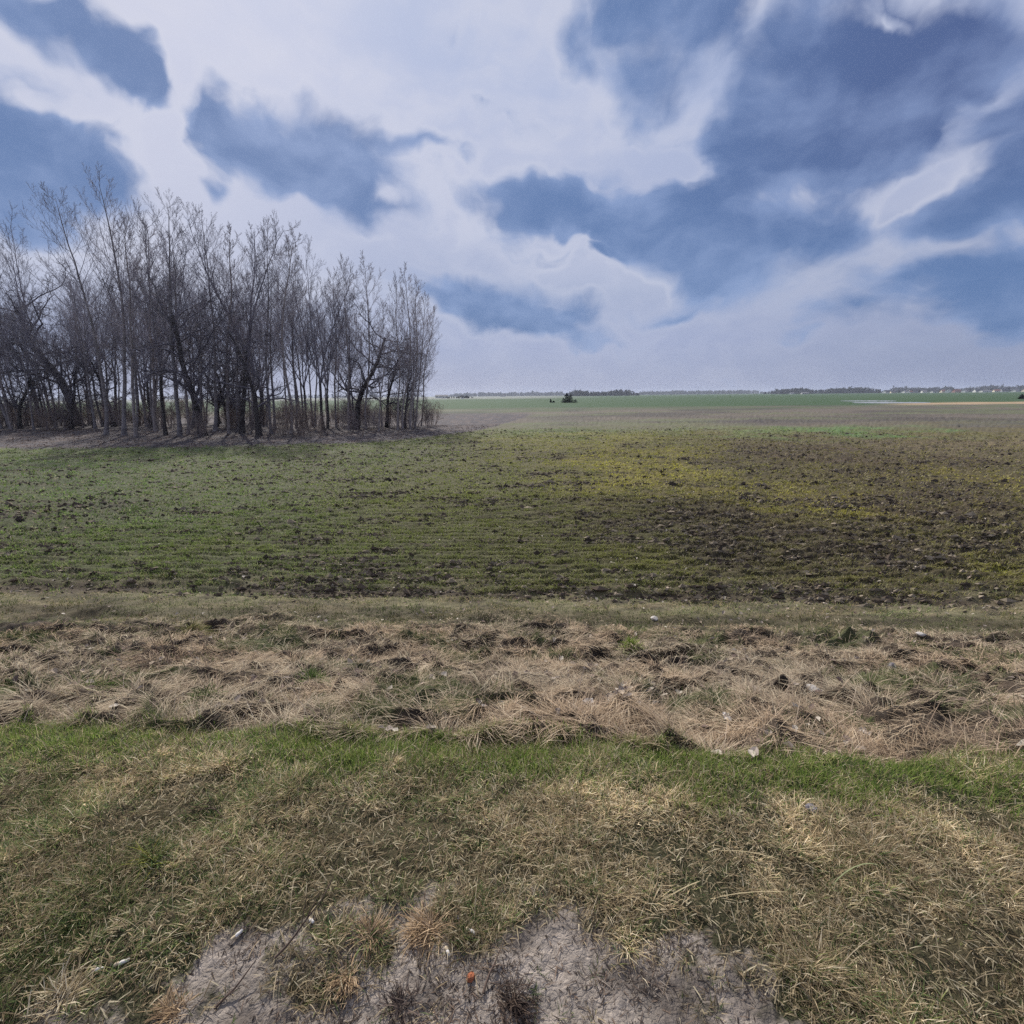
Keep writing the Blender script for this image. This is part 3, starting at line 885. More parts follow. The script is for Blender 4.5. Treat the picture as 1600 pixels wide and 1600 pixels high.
def bush_lines(seed, H, spread, stems):
    rng = np.random.RandomState(seed); out = []
    cfg = dict(num=[9, 6, 3], t0=[0.12, 0.15, 0.2], ang=[(18, 55), (25, 60), (25, 60)], len=[0.5, 0.5, 0.5], rad=[0.55, 0.6, 0.6],
               rmin=[0.006, 0.005, 0.004], seg=[5, 3, 2], sides=[3, 3, 3], wander=[0.16, 0.2, 0.25], up=[0.06, 0.04, 0.02], env=lambda t: 1.0 - 0.4 * t)
    for k in range(stems):
        a = rng.uniform(0, 6.28); q = rng.uniform(0, 1) ** 0.6 * spread
        p = np.array([math.cos(a) * q * 0.6, math.sin(a) * q * 0.6, -0.05])
        d = np.array([math.cos(a) * 0.45 * q, math.sin(a) * 0.45 * q, 1.0])
        Q = limb(rng, p, d, H * rng.uniform(0.6, 1.05), 6, 0.12, 0.05)
        out.append((Q, np.linspace(0.018, 0.005, 7), 4))
        spawn(rng, out, Q, 0.016, 0.005, 0, cfg)
    return out


BARK = {
    'poplar': surf_material('poplar_bark', srgb(128, 122, 124, 0.85), 0.9, 0.4, 3.0, 0.6, 14),
    'aspen': surf_material('aspen_bark', srgb(150, 140, 138, 0.8), 0.85, 0.35, 4.0, 0.4, 14),
    'forked': surf_material('rough_bark', srgb(78, 72, 72, 0.8), 0.9, 0.4, 3.0, 0.7, 12),
    'oak': surf_material('dark_bark', srgb(66, 60, 60, 0.8), 0.9, 0.4, 3.0, 0.7, 12),
}
TWIG = {  # bluish, lifted tones put the flare haze over the grove into the twig colour
    'poplar': surf_material('poplar_twig', srgb(138, 134, 144, 0.9), 0.9, 0.25, 0.6),
    'aspen': surf_material('aspen_twig', srgb(152, 144, 150, 0.9), 0.9, 0.25, 0.6),
    'forked': surf_material('rough_twig', srgb(128, 124, 134, 0.9), 0.9, 0.25, 0.6),
    'oak': surf_material('dark_twig', srgb(104, 99, 108, 0.9), 0.9, 0.25, 0.6),
}
RED_TWIG = surf_material('reddish_twig', srgb(132, 116, 108, 0.9), 0.9, 0.3, 0.8)
GREY_TWIG = surf_material('grey_twig', srgb(134, 122, 122, 0.9), 0.9, 0.3, 0.8)

TREE_H = {'poplar': 16.5, 'aspen': 12.0, 'forked': 15.5, 'oak': 9.0}
PROTO = {}
for kind, seeds in (('poplar', (1, 2, 3, 4)), ('aspen', (11, 12, 13)), ('forked', (21, 22, 23)), ('oak', (31, 32, 33))):
    PROTO[kind] = []
    for sd_ in seeds:
        tr, br = tree_lines(kind, sd_)
        top = float(np.percentile(np.concatenate([q[0][-1:, 2] for q in br]), 98.5))
        PROTO[kind].append((tubes_mesh('trunk', tr, BARK[kind]), tubes_mesh('crown', br, TWIG[kind]), top))

TREE_SEEN = {}


def tree(kind, variant, x, y, H, label, group, rotz=None, lean=(0.0, 0.0), girth=1.0, cat='tree'):
    trunk, crown, top = PROTO[kind][variant % len(PROTO[kind])]
    o = bpy.data.objects.new('bare_tree', None); C.objects.link(o)
    k = H / top
    o.location = (x, y, height1(x, y) - 0.06)
    o.scale = (k * girth, k * girth, k)
    o.rotation_euler = (Matrix.Rotation(lean[1], 3, 'X') @ Matrix.Rotation(lean[0], 3, 'Y') @ Matrix.Rotation(random.uniform(0, 6.28) if rotz is None else rotz, 3, 'Z')).to_euler()
    tag(o, label, cat, group)
    link('trunk', trunk, o); link('crown', crown, o)
    return o


def tree_px(kind, variant, px, py, ptop, label, lean=(0.0, 0.0), girth=1.0, rotz=None, back=0.0):
    b = on_plane(px, py)
    d = Vector((b.x, b.y, 0)).normalized() * back
    x, y = b.x + d.x, b.y + d.y
    # height so that the crown's top reaches the photograph's row: measured along the tree's own vertical
    best, H = 1e9, 5.0
    Minv = CAM_M.inverted()
    for h in np.arange(3, 26, 0.1):
        c = Minv @ Vector((x, y, -1.5 + h))
        yy = 800 - F * c.y / -c.z
        if abs(yy - ptop) < best:
            best, H = abs(yy - ptop), h
    return tree(kind, variant, x, y, H, label, 'bare trees of the grove', rotz, lean, girth)

def stance(px):                               # how far the trees of the grove lean to the right, along its front
    return float(np.interp(px, [-100, 90, 150, 200, 420, 500, 600, 660], [0.02, 0.03, 0.08, 0.14, 0.10, 0.05, 0.05, 0.06]))

FRONT = [  # kind, variant, base px, base py, top py, lean, girth, label
    ('poplar', 0, 18, 670, 400, -0.04, 1.25, 'bare tree cut by the left edge of the picture, leaning outward'),
    ('forked', 0, 62, 668, 330, -0.05, 1.0, 'bare forked tree leaning left, second along the front of the grove from the picture edge'),
    ('oak', 1, 122, 666, 420, -0.03, 1.15, 'thick dark low-branching bare tree near the left end of the grove'),
    ('poplar', 1, 166, 679, 292, -0.04, 1.0, 'tall slender bare tree just left of the tallest tree in the grove'),
    ('poplar', 2, 194, 681, 262, -0.02, 1.05, 'tallest bare tree of the grove, its top highest against the sky'),
    ('aspen', 0, 213, 683, 330, -0.02, 1.2, 'thin bare tree close beside the right of the tallest tree'),
    ('aspen', 1, 244, 674, 330, -0.03, 1.2, 'thin grey bare tree standing second right of the tallest tree'),
    ('forked', 1, 259, 680, 325, -0.02, 0.9, 'forked bare tree with a broad top, third right of the tallest tree'),
    ('poplar', 3, 281, 681, 298, 0.0, 1.0, 'tall fan-topped bare tree a little right of the tallest one'),
    ('aspen', 2, 294, 679, 360, -0.02, 1.1, 'thin bare tree tucked against a fan-topped tall tree'),
    ('oak', 0, 318, 681, 440, 0.0, 1.1, 'dark many-limbed bare tree with a shrubby base, low crown mid grove'),
    ('poplar', 1, 336, 674, 325, 0.0, 1.0, 'tall bare tree with a round fine-twigged top in mid grove'),
    ('aspen', 0, 358, 678, 345, 0.0, 1.2, 'slender bare tree just left of the trunk with flared roots'),
    ('forked', 2, 378, 677, 325, 0.01, 1.05, 'large bare tree with a thick trunk flaring into roots, mid grove'),
    ('oak', 2, 405, 681, 470, 0.0, 0.9, 'crooked dark bare tree, low, right of the trunk with flared roots'),
    ('poplar', 0, 424, 677, 345, 0.01, 0.95, 'straight tall bare tree left of the reddish brush'),
    ('aspen', 1, 455, 678, 350, 0.03, 1.2, 'slender bare tree rising out of the reddish brush'),
    ('forked', 0, 506, 673, 375, 0.0, 1.0, 'open forked bare tree standing clear right of the reddish brush'),
    ('aspen', 2, 526, 669, 420, 0.0, 1.1, 'thin bare tree between the open forked tree and the dark spreading tree'),
    ('oak', 1, 556, 671, 478, 0.0, 1.0, 'dark dense spreading bare tree with a twiggy skirt at the right of the grove'),
    ('aspen', 0, 545, 672, 398, 0.0, 1.0, 'tall thin pale bare tree behind the left of the dark spreading tree'),
    ('aspen', 1, 572, 671, 392, 0.01, 1.0, 'tall thin bare tree rising above the dark spreading tree'),
    ('aspen', 2, 592, 674, 470, 0.06, 0.9, 'leaning pale thin bare tree just right of the dark spreading tree'),
    ('oak', 2, 604, 668, 520, 0.02, 0.8, 'small dark scrubby bare tree among the pale thin ones'),
    ('aspen', 0, 621, 672, 425, 0.01, 1.05, 'pale bare tree, first of the tight clump at the grove right end'),
    ('aspen', 1, 629, 671, 412, 0.02, 1.1, 'tallest pale bare tree of the tight clump at the grove right end'),
    ('aspen', 2, 641, 671, 430, 0.04, 1.0, 'pale bare tree in the middle of the tight clump, leaning right'),
    ('aspen', 0, 649, 668, 455, 0.06, 1.0, 'leaning pale bare tree near the right of the tight clump'),
    ('aspen', 2, 658, 666, 475, 0.10, 1.0, 'outermost bare tree at the right end, leaning away from the grove'),
]
for i, (kd, vr_, px, py, tp, ln, gi, lb) in enumerate(FRONT):
    tree_px(kd, vr_, px, py, tp, lb, (stance(px) + ln, random.uniform(-0.03, 0.03)), gi, rotz=1.7 * i)

# trees deeper in the grove, seen only as trunks and tops between the front ones
rg = np.random.RandomState(77)
cnt = 0
for i in range(2500):
    px = rg.uniform(-120, 655); back = rg.uniform(2.5, 20)
    if px > 590 and back > 8:
        continue
    b = on_plane(px, 674); d = Vector((b.x, b.y, 0)).normalized() * back
    x, y = b.x + d.x, b.y + d.y
    if any((x - q[0]) ** 2 + (y - q[1]) ** 2 < 1.4 for q in TREE_SEEN.values()):
        continue
    TREE_SEEN[i] = (x, y)
    kd = rg.choice(['poplar', 'aspen', 'forked', 'oak'], p=[0.40, 0.34, 0.14, 0.12])
    lim = np.interp(px, [-120, 60, 180, 300, 450, 560, 655], [13.5, 15, 18, 17, 16, 13, 10.5])
    Hh = {'poplar': 1.0, 'aspen': 0.9, 'forked': 0.95, 'oak': 0.58}[kd] * lim * rg.uniform(0.8, 1.02)
    tree(kd, rg.randint(0, 4), x, y, Hh, 'bare tree deep in the grove behind the front row of trunks', 'bare trees inside the grove', None,
         (stance(px) + rg.uniform(-0.05, 0.04), rg.uniform(-0.03, 0.03)), 1.0)
    cnt += 1
    if cnt >= 104:
        break

BUSH = [tubes_mesh('bare_bush', bush_lines(41, 2.4, 0.9, 12), RED_TWIG), tubes_mesh('bare_bush', bush_lines(42, 2.6, 1.0, 12), GREY_TWIG),
        tubes_mesh('bare_bush', bush_lines(43, 2.2, 1.2, 13), GREY_TWIG), tubes_mesh('bare_bush', bush_lines(44, 2.3, 0.8, 11), RED_TWIG)]


def bush(v, x, y, k, label, group, kz=1.0):
    o = link('bare_bush', BUSH[v], None, (x, y, height1(x, y) - 0.03), random.uniform(0, 6.28))
    o.scale = (k, k, k * kz)
    tag(o, label, 'bush', group)
    return o

for v, px, py, k, lb in (
        (0, 470, 682, 1.15, 'dense reddish brown bare bush at the front edge of the grove'),
        (3, 440, 681, 0.9, 'smaller reddish bare bush joined to the left of the dense one'),
        (3, 497, 679, 0.9, 'low reddish bare bush at the foot of the open forked tree'),
        (1, 315, 683, 0.75, 'grey twiggy bush at the foot of the dark many-limbed tree'),
        (2, 560, 675, 1.0, 'dark twiggy bush skirting the dark spreading tree'),
        (2, 600, 672, 1.0, 'grey bush at the foot of the leaning pale tree'),
        (0, 676, 664, 1.0, 'outermost brownish bush at the right tip of the grove'),
        (1, 664, 666, 0.95, 'grey bush just inside the right tip of the grove'),
        (1, 640, 670, 0.8, 'grey bush between the trunks of the tight pale clump'),
        (3, 72, 674, 0.8, 'pale tangled bush near the left picture edge, under the leaning forked tree')):
    b = on_plane(px, py); bush(v, b.x, b.y, k, lb, 'bushes along the grove edge')
cnt = 0
while cnt < 48:
    px = rg.uniform(-110, 668); back = rg.uniform(3, 17)
    if px > 600 and back > 8:
        continue
    b = on_plane(px, 674); d = Vector((b.x, b.y, 0)).normalized() * back
    bush(rg.randint(0, 4), b.x + d.x, b.y + d.y, rg.uniform(0.8, 1.4), 'bare undergrowth bush among the trunks inside the grove', 'undergrowth bushes inside the grove')
    cnt += 1

for i in range(30):                           # brush closing the view along the far side of the grove
    px = -110 + 770 * (i + rg.uniform(0, 1)) / 30
    b = on_plane(px, 674); d = Vector((b.x, b.y, 0)).normalized() * rg.uniform(12, 20) * (0.5 if px > 590 else 1)
    bush(rg.randint(0, 4), b.x + d.x, b.y + d.y, rg.uniform(1.0, 1.45), 'bare undergrowth bush among the trunks inside the grove', 'undergrowth bushes inside the grove')

# ------------------------------------------------------------------ small things lying about
paper_mat = surf_material('cigarette_paper', srgb(214, 208, 202, 0.85), 0.8, 0.15, 60)
filter_mat = surf_material('cigarette_filter', srgb(196, 178, 150, 0.85), 0.8, 0.2, 120)
brick_mat = surf_material('brick_shard', srgb(172, 104, 72, 0.8), 0.95, 0.4, 60, 0.8, 160)
stone_mat = surf_material('pale_stone', srgb(176, 170, 164, 0.85), 0.85, 0.2, 14, 0.5, 60)
grey_stone_mat = surf_material('grey_stone', srgb(124, 120, 128, 0.85), 0.85, 0.25, 14, 0.5, 60)
scrap_mat = surf_material('paper_scrap', srgb(196, 190, 184, 0.9), 0.8, 0.2, 16)
twig_mat = surf_material('dead_twig', srgb(96, 80, 70, 0.85), 0.9, 0.3, 20)


def lump(name, r, squash, seed, mat, rough=0.25):
    """An angular stone: a subdivided ball pushed about by noise."""
    import bmesh
    bm = bmesh.new(); bmesh.ops.create_icosphere(bm, subdivisions=3, radius=1.0)
    rg_ = np.random.RandomState(seed)
    planes = rg_.normal(0, 1, (9, 3)); planes /= np.linalg.norm(planes, axis=1)[:, None]; off = rg_.uniform(0.62, 0.95, 9)
    for v in bm.verts:
        c = np.array(v.co)
        for pl, o in zip(planes, off):
            e = c @ pl - o
            if e > 0: c = c - pl * e * 0.9
        c = c * (1 + rough * 0.25 * float(perlin(np.array([c[0] * 3 + seed]), np.array([c[1] * 3 + c[2] * 2]), 9)[0]))
        v.co = Vector((c[0] * r, c[1] * r * 0.8, c[2] * r * squash))
    me = bpy.data.meshes.new(name); bm.to_mesh(me); bm.free(); me.materials.append(mat)
    for p in me.polygons: p.use_smooth = True
    return me


def butt(px, py, length, turn, label, bent=0.0):
    p = hit(px, py)
    o = bpy.data.objects.new('cigarette_butt', None); C.objects.link(o)
    o.location = (p.x, p.y, p.z + 0.008); o.rotation_euler = (0, RS.uniform(-0.12, 0.12), math.radians(turn))
    tag(o, label, 'cigarette butt', 'cigarette butts on the mud')
    def tube(x0, x1, r, crush, n=7):
        q = np.linspace(x0, x1, n)
        P = np.stack([q, bent * (q - x0) ** 2 * 12, 0.0006 * np.sin(q * 500)], 1)
        R = np.full(n, r) * (1 + crush * np.sin(np.linspace(0, 6, n))); R[0] *= 0.8; R[-1] *= 0.85
        # closed ends
        P = np.concatenate([P[:1] - [[1e-4, 0, 0]], P, P[-1:] + [[1e-4, 0, 0]]]); R = np.concatenate([[1e-5], R, [1e-5]])
        return (P, R, 10)
    f = 0.011
    link('filter', tubes_mesh('filter', [tube(-length / 2, -length / 2 + f, 0.0046, 0.05)], filter_mat), o)
    link('paper_tube', tubes_mesh('paper_tube', [tube(-length / 2 + f, length / 2, 0.0044, 0.12)], paper_mat), o)

for a in ((736, 1458, 0.031, -25, 'white cigarette butt on the mud right of the bushy straw tuft'),
          (699, 1490, 0.024, -60, 'short white cigarette butt on the mud below the bushy straw tuft'),
          (486, 1441, 0.026, -35, 'white cigarette butt at the grass edge above the cracked mud'),
          (371, 1465, 0.032, 48, 'thin white cigarette butt pointing up the slope among dark straw'),
          (191, 1508, 0.034, 22, 'long white cigarette butt, upper one of two in the left grass'),
          (152, 1519, 0.028, 12, 'white cigarette butt, lower one of two in the left grass')):
    butt(*a, bent=RS.uniform(-1, 1))


def put_lump(name, px, py, r, squash, seed, mat, label, cat, sink=0.36, group=None):
    p = hit(px, py)
    o = link(name, lump(name, r, squash, seed, mat), None, (p.x, p.y, p.z + r * squash * (1 - sink * 2)), RS.uniform(0, 6.28))
    tag(o, label, cat, group)
    return o

put_lump('brick_shard', 735, 1529, 0.0135, 0.55, 3, brick_mat, 'small orange brick shard on the bare mud', 'brick shard')
put_lump('stone', 1268, 1266, 0.022, 0.8, 5, grey_stone_mat, 'grey stone sitting in the tan grass belt', 'stone')
put_lump('stone', 1268, 1080, 0.055, 0.62, 7, stone_mat, 'large pale stone on the dead grass of the ditch bank', 'stone')
put_lump('stone', 1284, 1083, 0.030, 0.7, 8, stone_mat, 'small white stone touching the right of the large pale stone', 'stone')
put_lump('stone', 1393, 1043, 0.05, 0.7, 12, grey_stone_mat, 'grey stone high on the right of the ditch bank', 'stone')
put_lump('stone', 1022, 967, 0.065, 0.4, 14, stone_mat, 'flat pale stone lying on the field margin above the bank', 'stone')
put_lump('stone', 1438, 994, 0.055, 0.45, 15, stone_mat, 'pale stone on the field margin at the right', 'stone')
put_lump('stone', 715, 745 + 690, 0.009, 0.6, 16, grey_stone_mat, 'tiny grey pebble beside the bushy straw tuft', 'stone')


def scrap(px, py, size, seed, label):
    """A crumpled bit of white paper."""
    r_ = np.random.RandomState(seed); n = 7
    p = hit(px, py); g = np.linspace(-0.5, 0.5, n)
    X, Y = np.meshgrid(g, g)
    Z = 0.28 * fbm(X * 3 + seed, Y * 3, 3, seed) + 0.1
    top = np.stack([X.ravel() * size, Y.ravel() * size * 0.7, (Z.ravel() + 0.1) * size], 1)
    V = np.concatenate([top, top - [0, 0, 0.0015]]); f = []
    for i in range(n - 1):
        for j in range(n - 1):
            a = i * n + j
            f += [[a, a + 1, a + n + 1, a + n], [a + n * n, a + n + n * n, a + n + 1 + n * n, a + 1 + n * n]]
    rim_ = [k for k in range(n)] + [k * n + n - 1 for k in range(1, n)] + [n * n - 2 - k for k in range(n - 1)] + [k * n for k in range(n - 2, 0, -1)]
    for a, b in zip(rim_, rim_[1:] + rim_[:1]):
        f.append([b, a, a + n * n, b + n * n])
    me = bpy.data.meshes.new('paper_scrap'); me.from_pydata([tuple(v) for v in V], [], f); me.materials.append(scrap_mat); me.update()
    o = link('paper_scrap', me, None, (p.x, p.y, p.z + 0.02), r_.uniform(0, 6))
    tag(o, label, 'paper scrap')

scrap(919, 1105, 0.06, 3, 'crumpled white paper scrap in the middle of the ditch bank')
scrap(1135, 1128, 0.055, 5, 'flat white paper scrap low on the dark part of the bank')
scrap(1350, 1150, 0.06, 6, 'small white paper scrap at the foot of the bank by the fresh grass')


def tuft(px, py, cnt, L0, L1, spread, pal, label, t0r=(0.3, 1.2), bend=(0.3, 1.1), w=(0.0014, 0.003), cat='grass tuft', name='grass_tuft', flat=None):
    p = hit(px, py)
    a = RS.uniform(0, 6.28, cnt); q = np.minimum(np.abs(RS.normal(0, 1, cnt)), 1.7) * spread
    x, y = p.x + np.cos(a) * q, p.y + np.sin(a) * q * 0.8
    P = np.stack([x, y, height(x, y) - 0.004], 1) - np.array([p.x, p.y, p.z])
    t0 = RS.uniform(*t0r, cnt)
    sway = RS.uniform(0, 6.28) if flat is None else flat          # most blades have been pushed over one way
    phi = np.where(RS.rand(cnt) < 0.62, sway + RS.normal(0, 0.75, cnt), a + RS.normal(0, 1.0, cnt))
    t0 = np.where(RS.rand(cnt) < 0.35, RS.uniform(1.1, 1.6, cnt), t0)
    V, L, S, Kc = blades(P, RS.uniform(L0, L1, cnt), RS.uniform(*w, cnt), phi, t0, t0 + RS.uniform(*bend, cnt), pick(pal, [1] * len(pal), cnt), segs=4)
    o = link(name, mesh_from(name, V, L, S, straw_mat, Kc), None, p)
    tag(o, label, cat)

GOLD = [srgb(184, 158, 126, K), srgb(158, 134, 106, K), srgb(206, 180, 148, K), srgb(126, 106, 86, K)]
tuft(672, 1455, 460, 0.03, 0.09, 0.03, GOLD, 'bushy straw-coloured grass tuft at the upper edge of the mud', flat=3.4)
tuft(578, 1462, 360, 0.02, 0.07, 0.03, GOLD + GREEN[:1], 'straw and green grass tuft left of the bushy straw-coloured one')
tuft(541, 1530, 260, 0.02, 0.055, 0.022, GOLD, 'low straw tuft standing alone on the cracked mud')
tuft(268, 1585, 260, 0.02, 0.06, 0.026, GOLD, 'straw tuft at the bottom edge of the picture on the mud')
tuft(100, 1560, 420, 0.02, 0.075, 0.045, DEAD, 'large drooping dead tuft near the bottom left corner')
tuft(800, 1565, 420, 0.02, 0.06, 0.03, [srgb(84, 72, 66, K), srgb(60, 52, 50, K), srgb(104, 90, 80, K)], 'dark withered weed tuft flat on the mud')
tuft(628, 1575, 260, 0.02, 0.06, 0.028, [srgb(84, 74, 70, K), srgb(64, 56, 54, K), srgb(120, 106, 98, K)], 'dark withered weed tuft left of centre at the bottom of the mud')
tuft(240, 1345, 260, 0.05, 0.10, 0.03, GREEN + [srgb(150, 150, 70, K)], 'dark green tuft with yellowish blades in the left verge', t0r=(0.1, 0.9))
tuft(985, 1010, 300, 0.06, 0.14, 0.06, [srgb(132, 150, 70, K), srgb(150, 160, 90, K), srgb(110, 130, 60, K)], 'bright green grass tuft at the top of the dead bank', t0r=(0.1, 1.0), w=(0.003, 0.006))
tuft(300, 983, 700, 0.08, 0.20, 0.14, [srgb(128, 128, 84, K), srgb(160, 144, 110, K), srgb(104, 110, 70, K)], 'rounded olive grass hummock at the upper left of the bank', w=(0.003, 0.006))
tuft(1510, 1073, 900, 0.06, 0.14, 0.16, [srgb(84, 98, 66, K), srgb(70, 82, 58, K), srgb(110, 116, 80, K)], 'dark green grass patch on the right of the bank', w=(0.003, 0.005))
tuft(1110, 1108, 700, 0.05, 0.11, 0.13, [srgb(84, 94, 68, K), srgb(70, 78, 58, K), srgb(112, 114, 84, K)], 'dark green grass patch in the middle of the bank', w=(0.003, 0.005))
tuft(316, 1092, 420, 0.05, 0.11, 0.07, [srgb(88, 104, 62, K), srgb(72, 88, 54, K), srgb(116, 122, 80, K)], 'dark green tuft low on the left of the bank', w=(0.003, 0.005))
tuft(170, 1080, 420, 0.05, 0.12, 0.08, [srgb(104, 122, 72, K), srgb(84, 100, 60, K), srgb(128, 134, 86, K)], 'green grass tuft low on the bank near the left edge', w=(0.003, 0.005))
tuft(490, 1063, 360, 0.05, 0.11, 0.07, [srgb(116, 134, 78, K), srgb(96, 112, 66, K)], 'fresh green tuft in the middle left of the bank', t0r=(0.1, 1.0), w=(0.003, 0.005))
tuft(1345, 1137, 380, 0.05, 0.10, 0.06, [srgb(84, 96, 64, K), srgb(104, 112, 74, K)], 'dark green tuft at the foot of the bank near the fresh belt', w=(0.0025, 0.005))


def stalk(px, py, L, phi, t0, bend, label, w=0.0024, col=srgb(202, 186, 150, K)):
    p = hit(px, py); n = 1
    V, Lp, S, Kc = blades(np.zeros((1, 3)), np.array([L]), np.array([w]), np.array([phi]), np.array([t0]), np.array([t0 + bend]), np.array([col]), segs=7, twist=np.zeros(1))
    o = link('grass_stalk', mesh_from('grass_stalk', V, Lp, S, straw_mat, Kc), None, p)
    tag(o, label, 'grass stalk', 'loose stalks in the verge')

stalk(1300, 1385, 0.22, 0.2, 0.5, 1.9, 'pale green stalk arching over in the right verge', 0.0034, srgb(164, 170, 128, K))
stalk(1110, 1405, 0.24, 0.0, 1.25, 0.45, 'long straight straw stalk lying across the verge right of centre')
stalk(1245, 1425, 0.16, 2.2, 1.1, 0.5, 'short pale stalk leaning left in the right verge')
stalk(1040, 1405, 0.13, 0.3, 1.2, 0.4, 'pale blade leaning in the verge right of centre', 0.0034)
stalk(1120, 1330, 0.20, -0.35, 1.1, 0.6, 'thin straw stalk slanting down right in the verge')
stalk(1230, 1330, 0.22, 0.0, 1.35, 0.25, 'thin flat-lying straw stalk level across the right verge')


def twig(px, py, L, phi, label, forks=3, seed=1):
    p = hit(px, py); r_ = np.random.RandomState(seed)
    d = np.array([math.cos(phi), math.sin(phi), 0.12])
    Q = limb(r_, np.array([0, 0, 0.006]), d, L, 7, 0.12, 0.0)
    lines = [(Q, np.linspace(0.0035, 0.0012, 8), 5)]
    for k in range(forks):
        b, ax = point_at(Q, r_.uniform(0.2, 0.8))
        lines.append((limb(r_, b, ax + r_.normal(0, 0.6, 3) + [0, 0, 0.3], L * 0.4, 4, 0.15, 0), np.linspace(0.0018, 0.0008, 5), 4))
    o = link('dead_twig', tubes_mesh('dead_twig', lines, twig_mat), None, p)
    tag(o, label, 'twig')

twig(352, 1288, 0.16, 2.5, 'dark forked twig lying in the left verge', 4, 3)
twig(430, 1500, 0.22, 0.75, 'long dark twig lying slantwise on the mud at the left', 2, 5)
twig(335, 1580, 0.12, 0.8, 'short dark twig on the mud near the bottom of the picture', 1, 6)
twig(755, 1555, 0.10, 1.5, 'thin twig standing up from the mud right of the orange shard', 1, 7)
tuft(262, 1045, 90, 0.2, 0.45, 0.10, [srgb(96, 80, 72, K), srgb(140, 122, 108, K)], 'heap of dark broken weed stems on the left of the bank', t0r=(0.7, 1.5), bend=(0.0, 0.4), w=(0.004, 0.008), cat='weed heap', name='weed_heap')

# ------------------------------------------------------------------ far side of the plain
water_m, nt, out = new_mat('flood_water')
pb = N(nt, 'ShaderNodeBsdfPrincipled'); pb.inputs['Base Color'].default_value = (0.30, 0.29, 0.26, 1); pb.inputs['Roughness'].default_value = 0.22
nt.links.new(pb.outputs[0], out.inputs['Surface'])


def pool(px0, px1, py, half_px, seed):
    r_ = np.random.RandomState(seed)
    l, r = on_plane(px0, py), on_plane(px1, py)
    n = 40; top, bot = [], []
    for i in range(n + 1):
        t = i / n; w = half_px * (math.sin(math.pi * t) ** 0.4) * (0.7 + 0.5 * r_.rand())
        px = px0 + (px1 - px0) * t
        a, b = on_plane(px, py - w), on_plane(px, py + w)
        top.append((a.x, a.y, -1.47)); bot.append((b.x, b.y, -1.47))
    p = Poly()
    for i in range(n):
        p.face([bot[i], bot[i + 1], top[i + 1], top[i]])
    o = link('water', p.mesh('water', water_m)); tag(o, kind='structure')

pool(1312, 1402, 626.6, 0.7, 1); pool(1330, 1455, 629.3, 1.1, 2)

# dark evergreen bushes out on the plain
needle_mat = blade_material('needles', 0.1)


def evergreen(px, py, W, H, label, cones, seed, n=4600, name='evergreen_bush', cat='bush'):
    p = on_plane(px, py); r_ = np.random.RandomState(seed)
    o = bpy.data.objects.new(name, None); C.objects.link(o); o.location = (p.x, p.y, -1.5)
    tag(o, label, cat)
    P = []; lines = []
    for (ox, w, h) in cones:
        lines.append((np.array([[ox * W, 0, 0], [ox * W, 0, h * H * 0.9]]), np.array([0.10, 0.03]), 6))
        k = int(n * w * h)
        u = r_.rand(k); rad = W * w * 0.5 * (1 - u) ** 0.7 * np.sqrt(r_.uniform(0.25, 1.1, k)) * (0.75 + 0.4 * np.sin(u * 23 + ox * 9) * 0.6)
        a = r_.uniform(0, 6.28, k)
        P.append(np.stack([ox * W + np.cos(a) * rad, np.sin(a) * rad, u * h * H], 1))
    P = np.concatenate(P); k = len(P)
    V, L, S, Kc = blades(P, r_.uniform(0.18, 0.4, k), r_.uniform(0.06, 0.14, k), np.arctan2(P[:, 1], P[:, 0]) + r_.normal(0, .6, k), r_.uniform(0.4, 1.4, k), r_.uniform(1.0, 2.0, k),
                         pick([srgb(60, 76, 62, 0.8), srgb(46, 60, 52, 0.8), srgb(74, 88, 70, 0.8)], [2, 2, 1], k))
    link('crown', mesh_from('crown', V, L, S, needle_mat, Kc), o)
    link('trunk', tubes_mesh('trunk', lines, BARK['oak']), o)

evergreen(888, 629.3, 7.4, 3.7, 'larger dark conical evergreen bush alone on the plain', [(-0.08, 0.5, 1.0), (0.10, 0.5, 0.85), (-0.25, 0.4, 0.5), (0.36, 0.4, 0.32), (0.0, 0.8, 0.3)], 3)
evergreen(863, 629.0, 2.3, 1.4, 'smaller dark evergreen bush left of the conical one', [(-0.25, 0.5, 1.0), (0.2, 0.7, 0.42)], 4)
evergreen(1600, 623.5, 4.5, 1.6, 'low dark evergreen bush at the right edge of the plain', [(-0.2, 0.6, 1.0), (0.2, 0.7, 0.7)], 6)

# wooded skyline: masses of bare far-off trees
wood_mat = surf_material('far_wood', srgb(58, 58, 66, 0.8), 0.95, 0.3, 0.05)


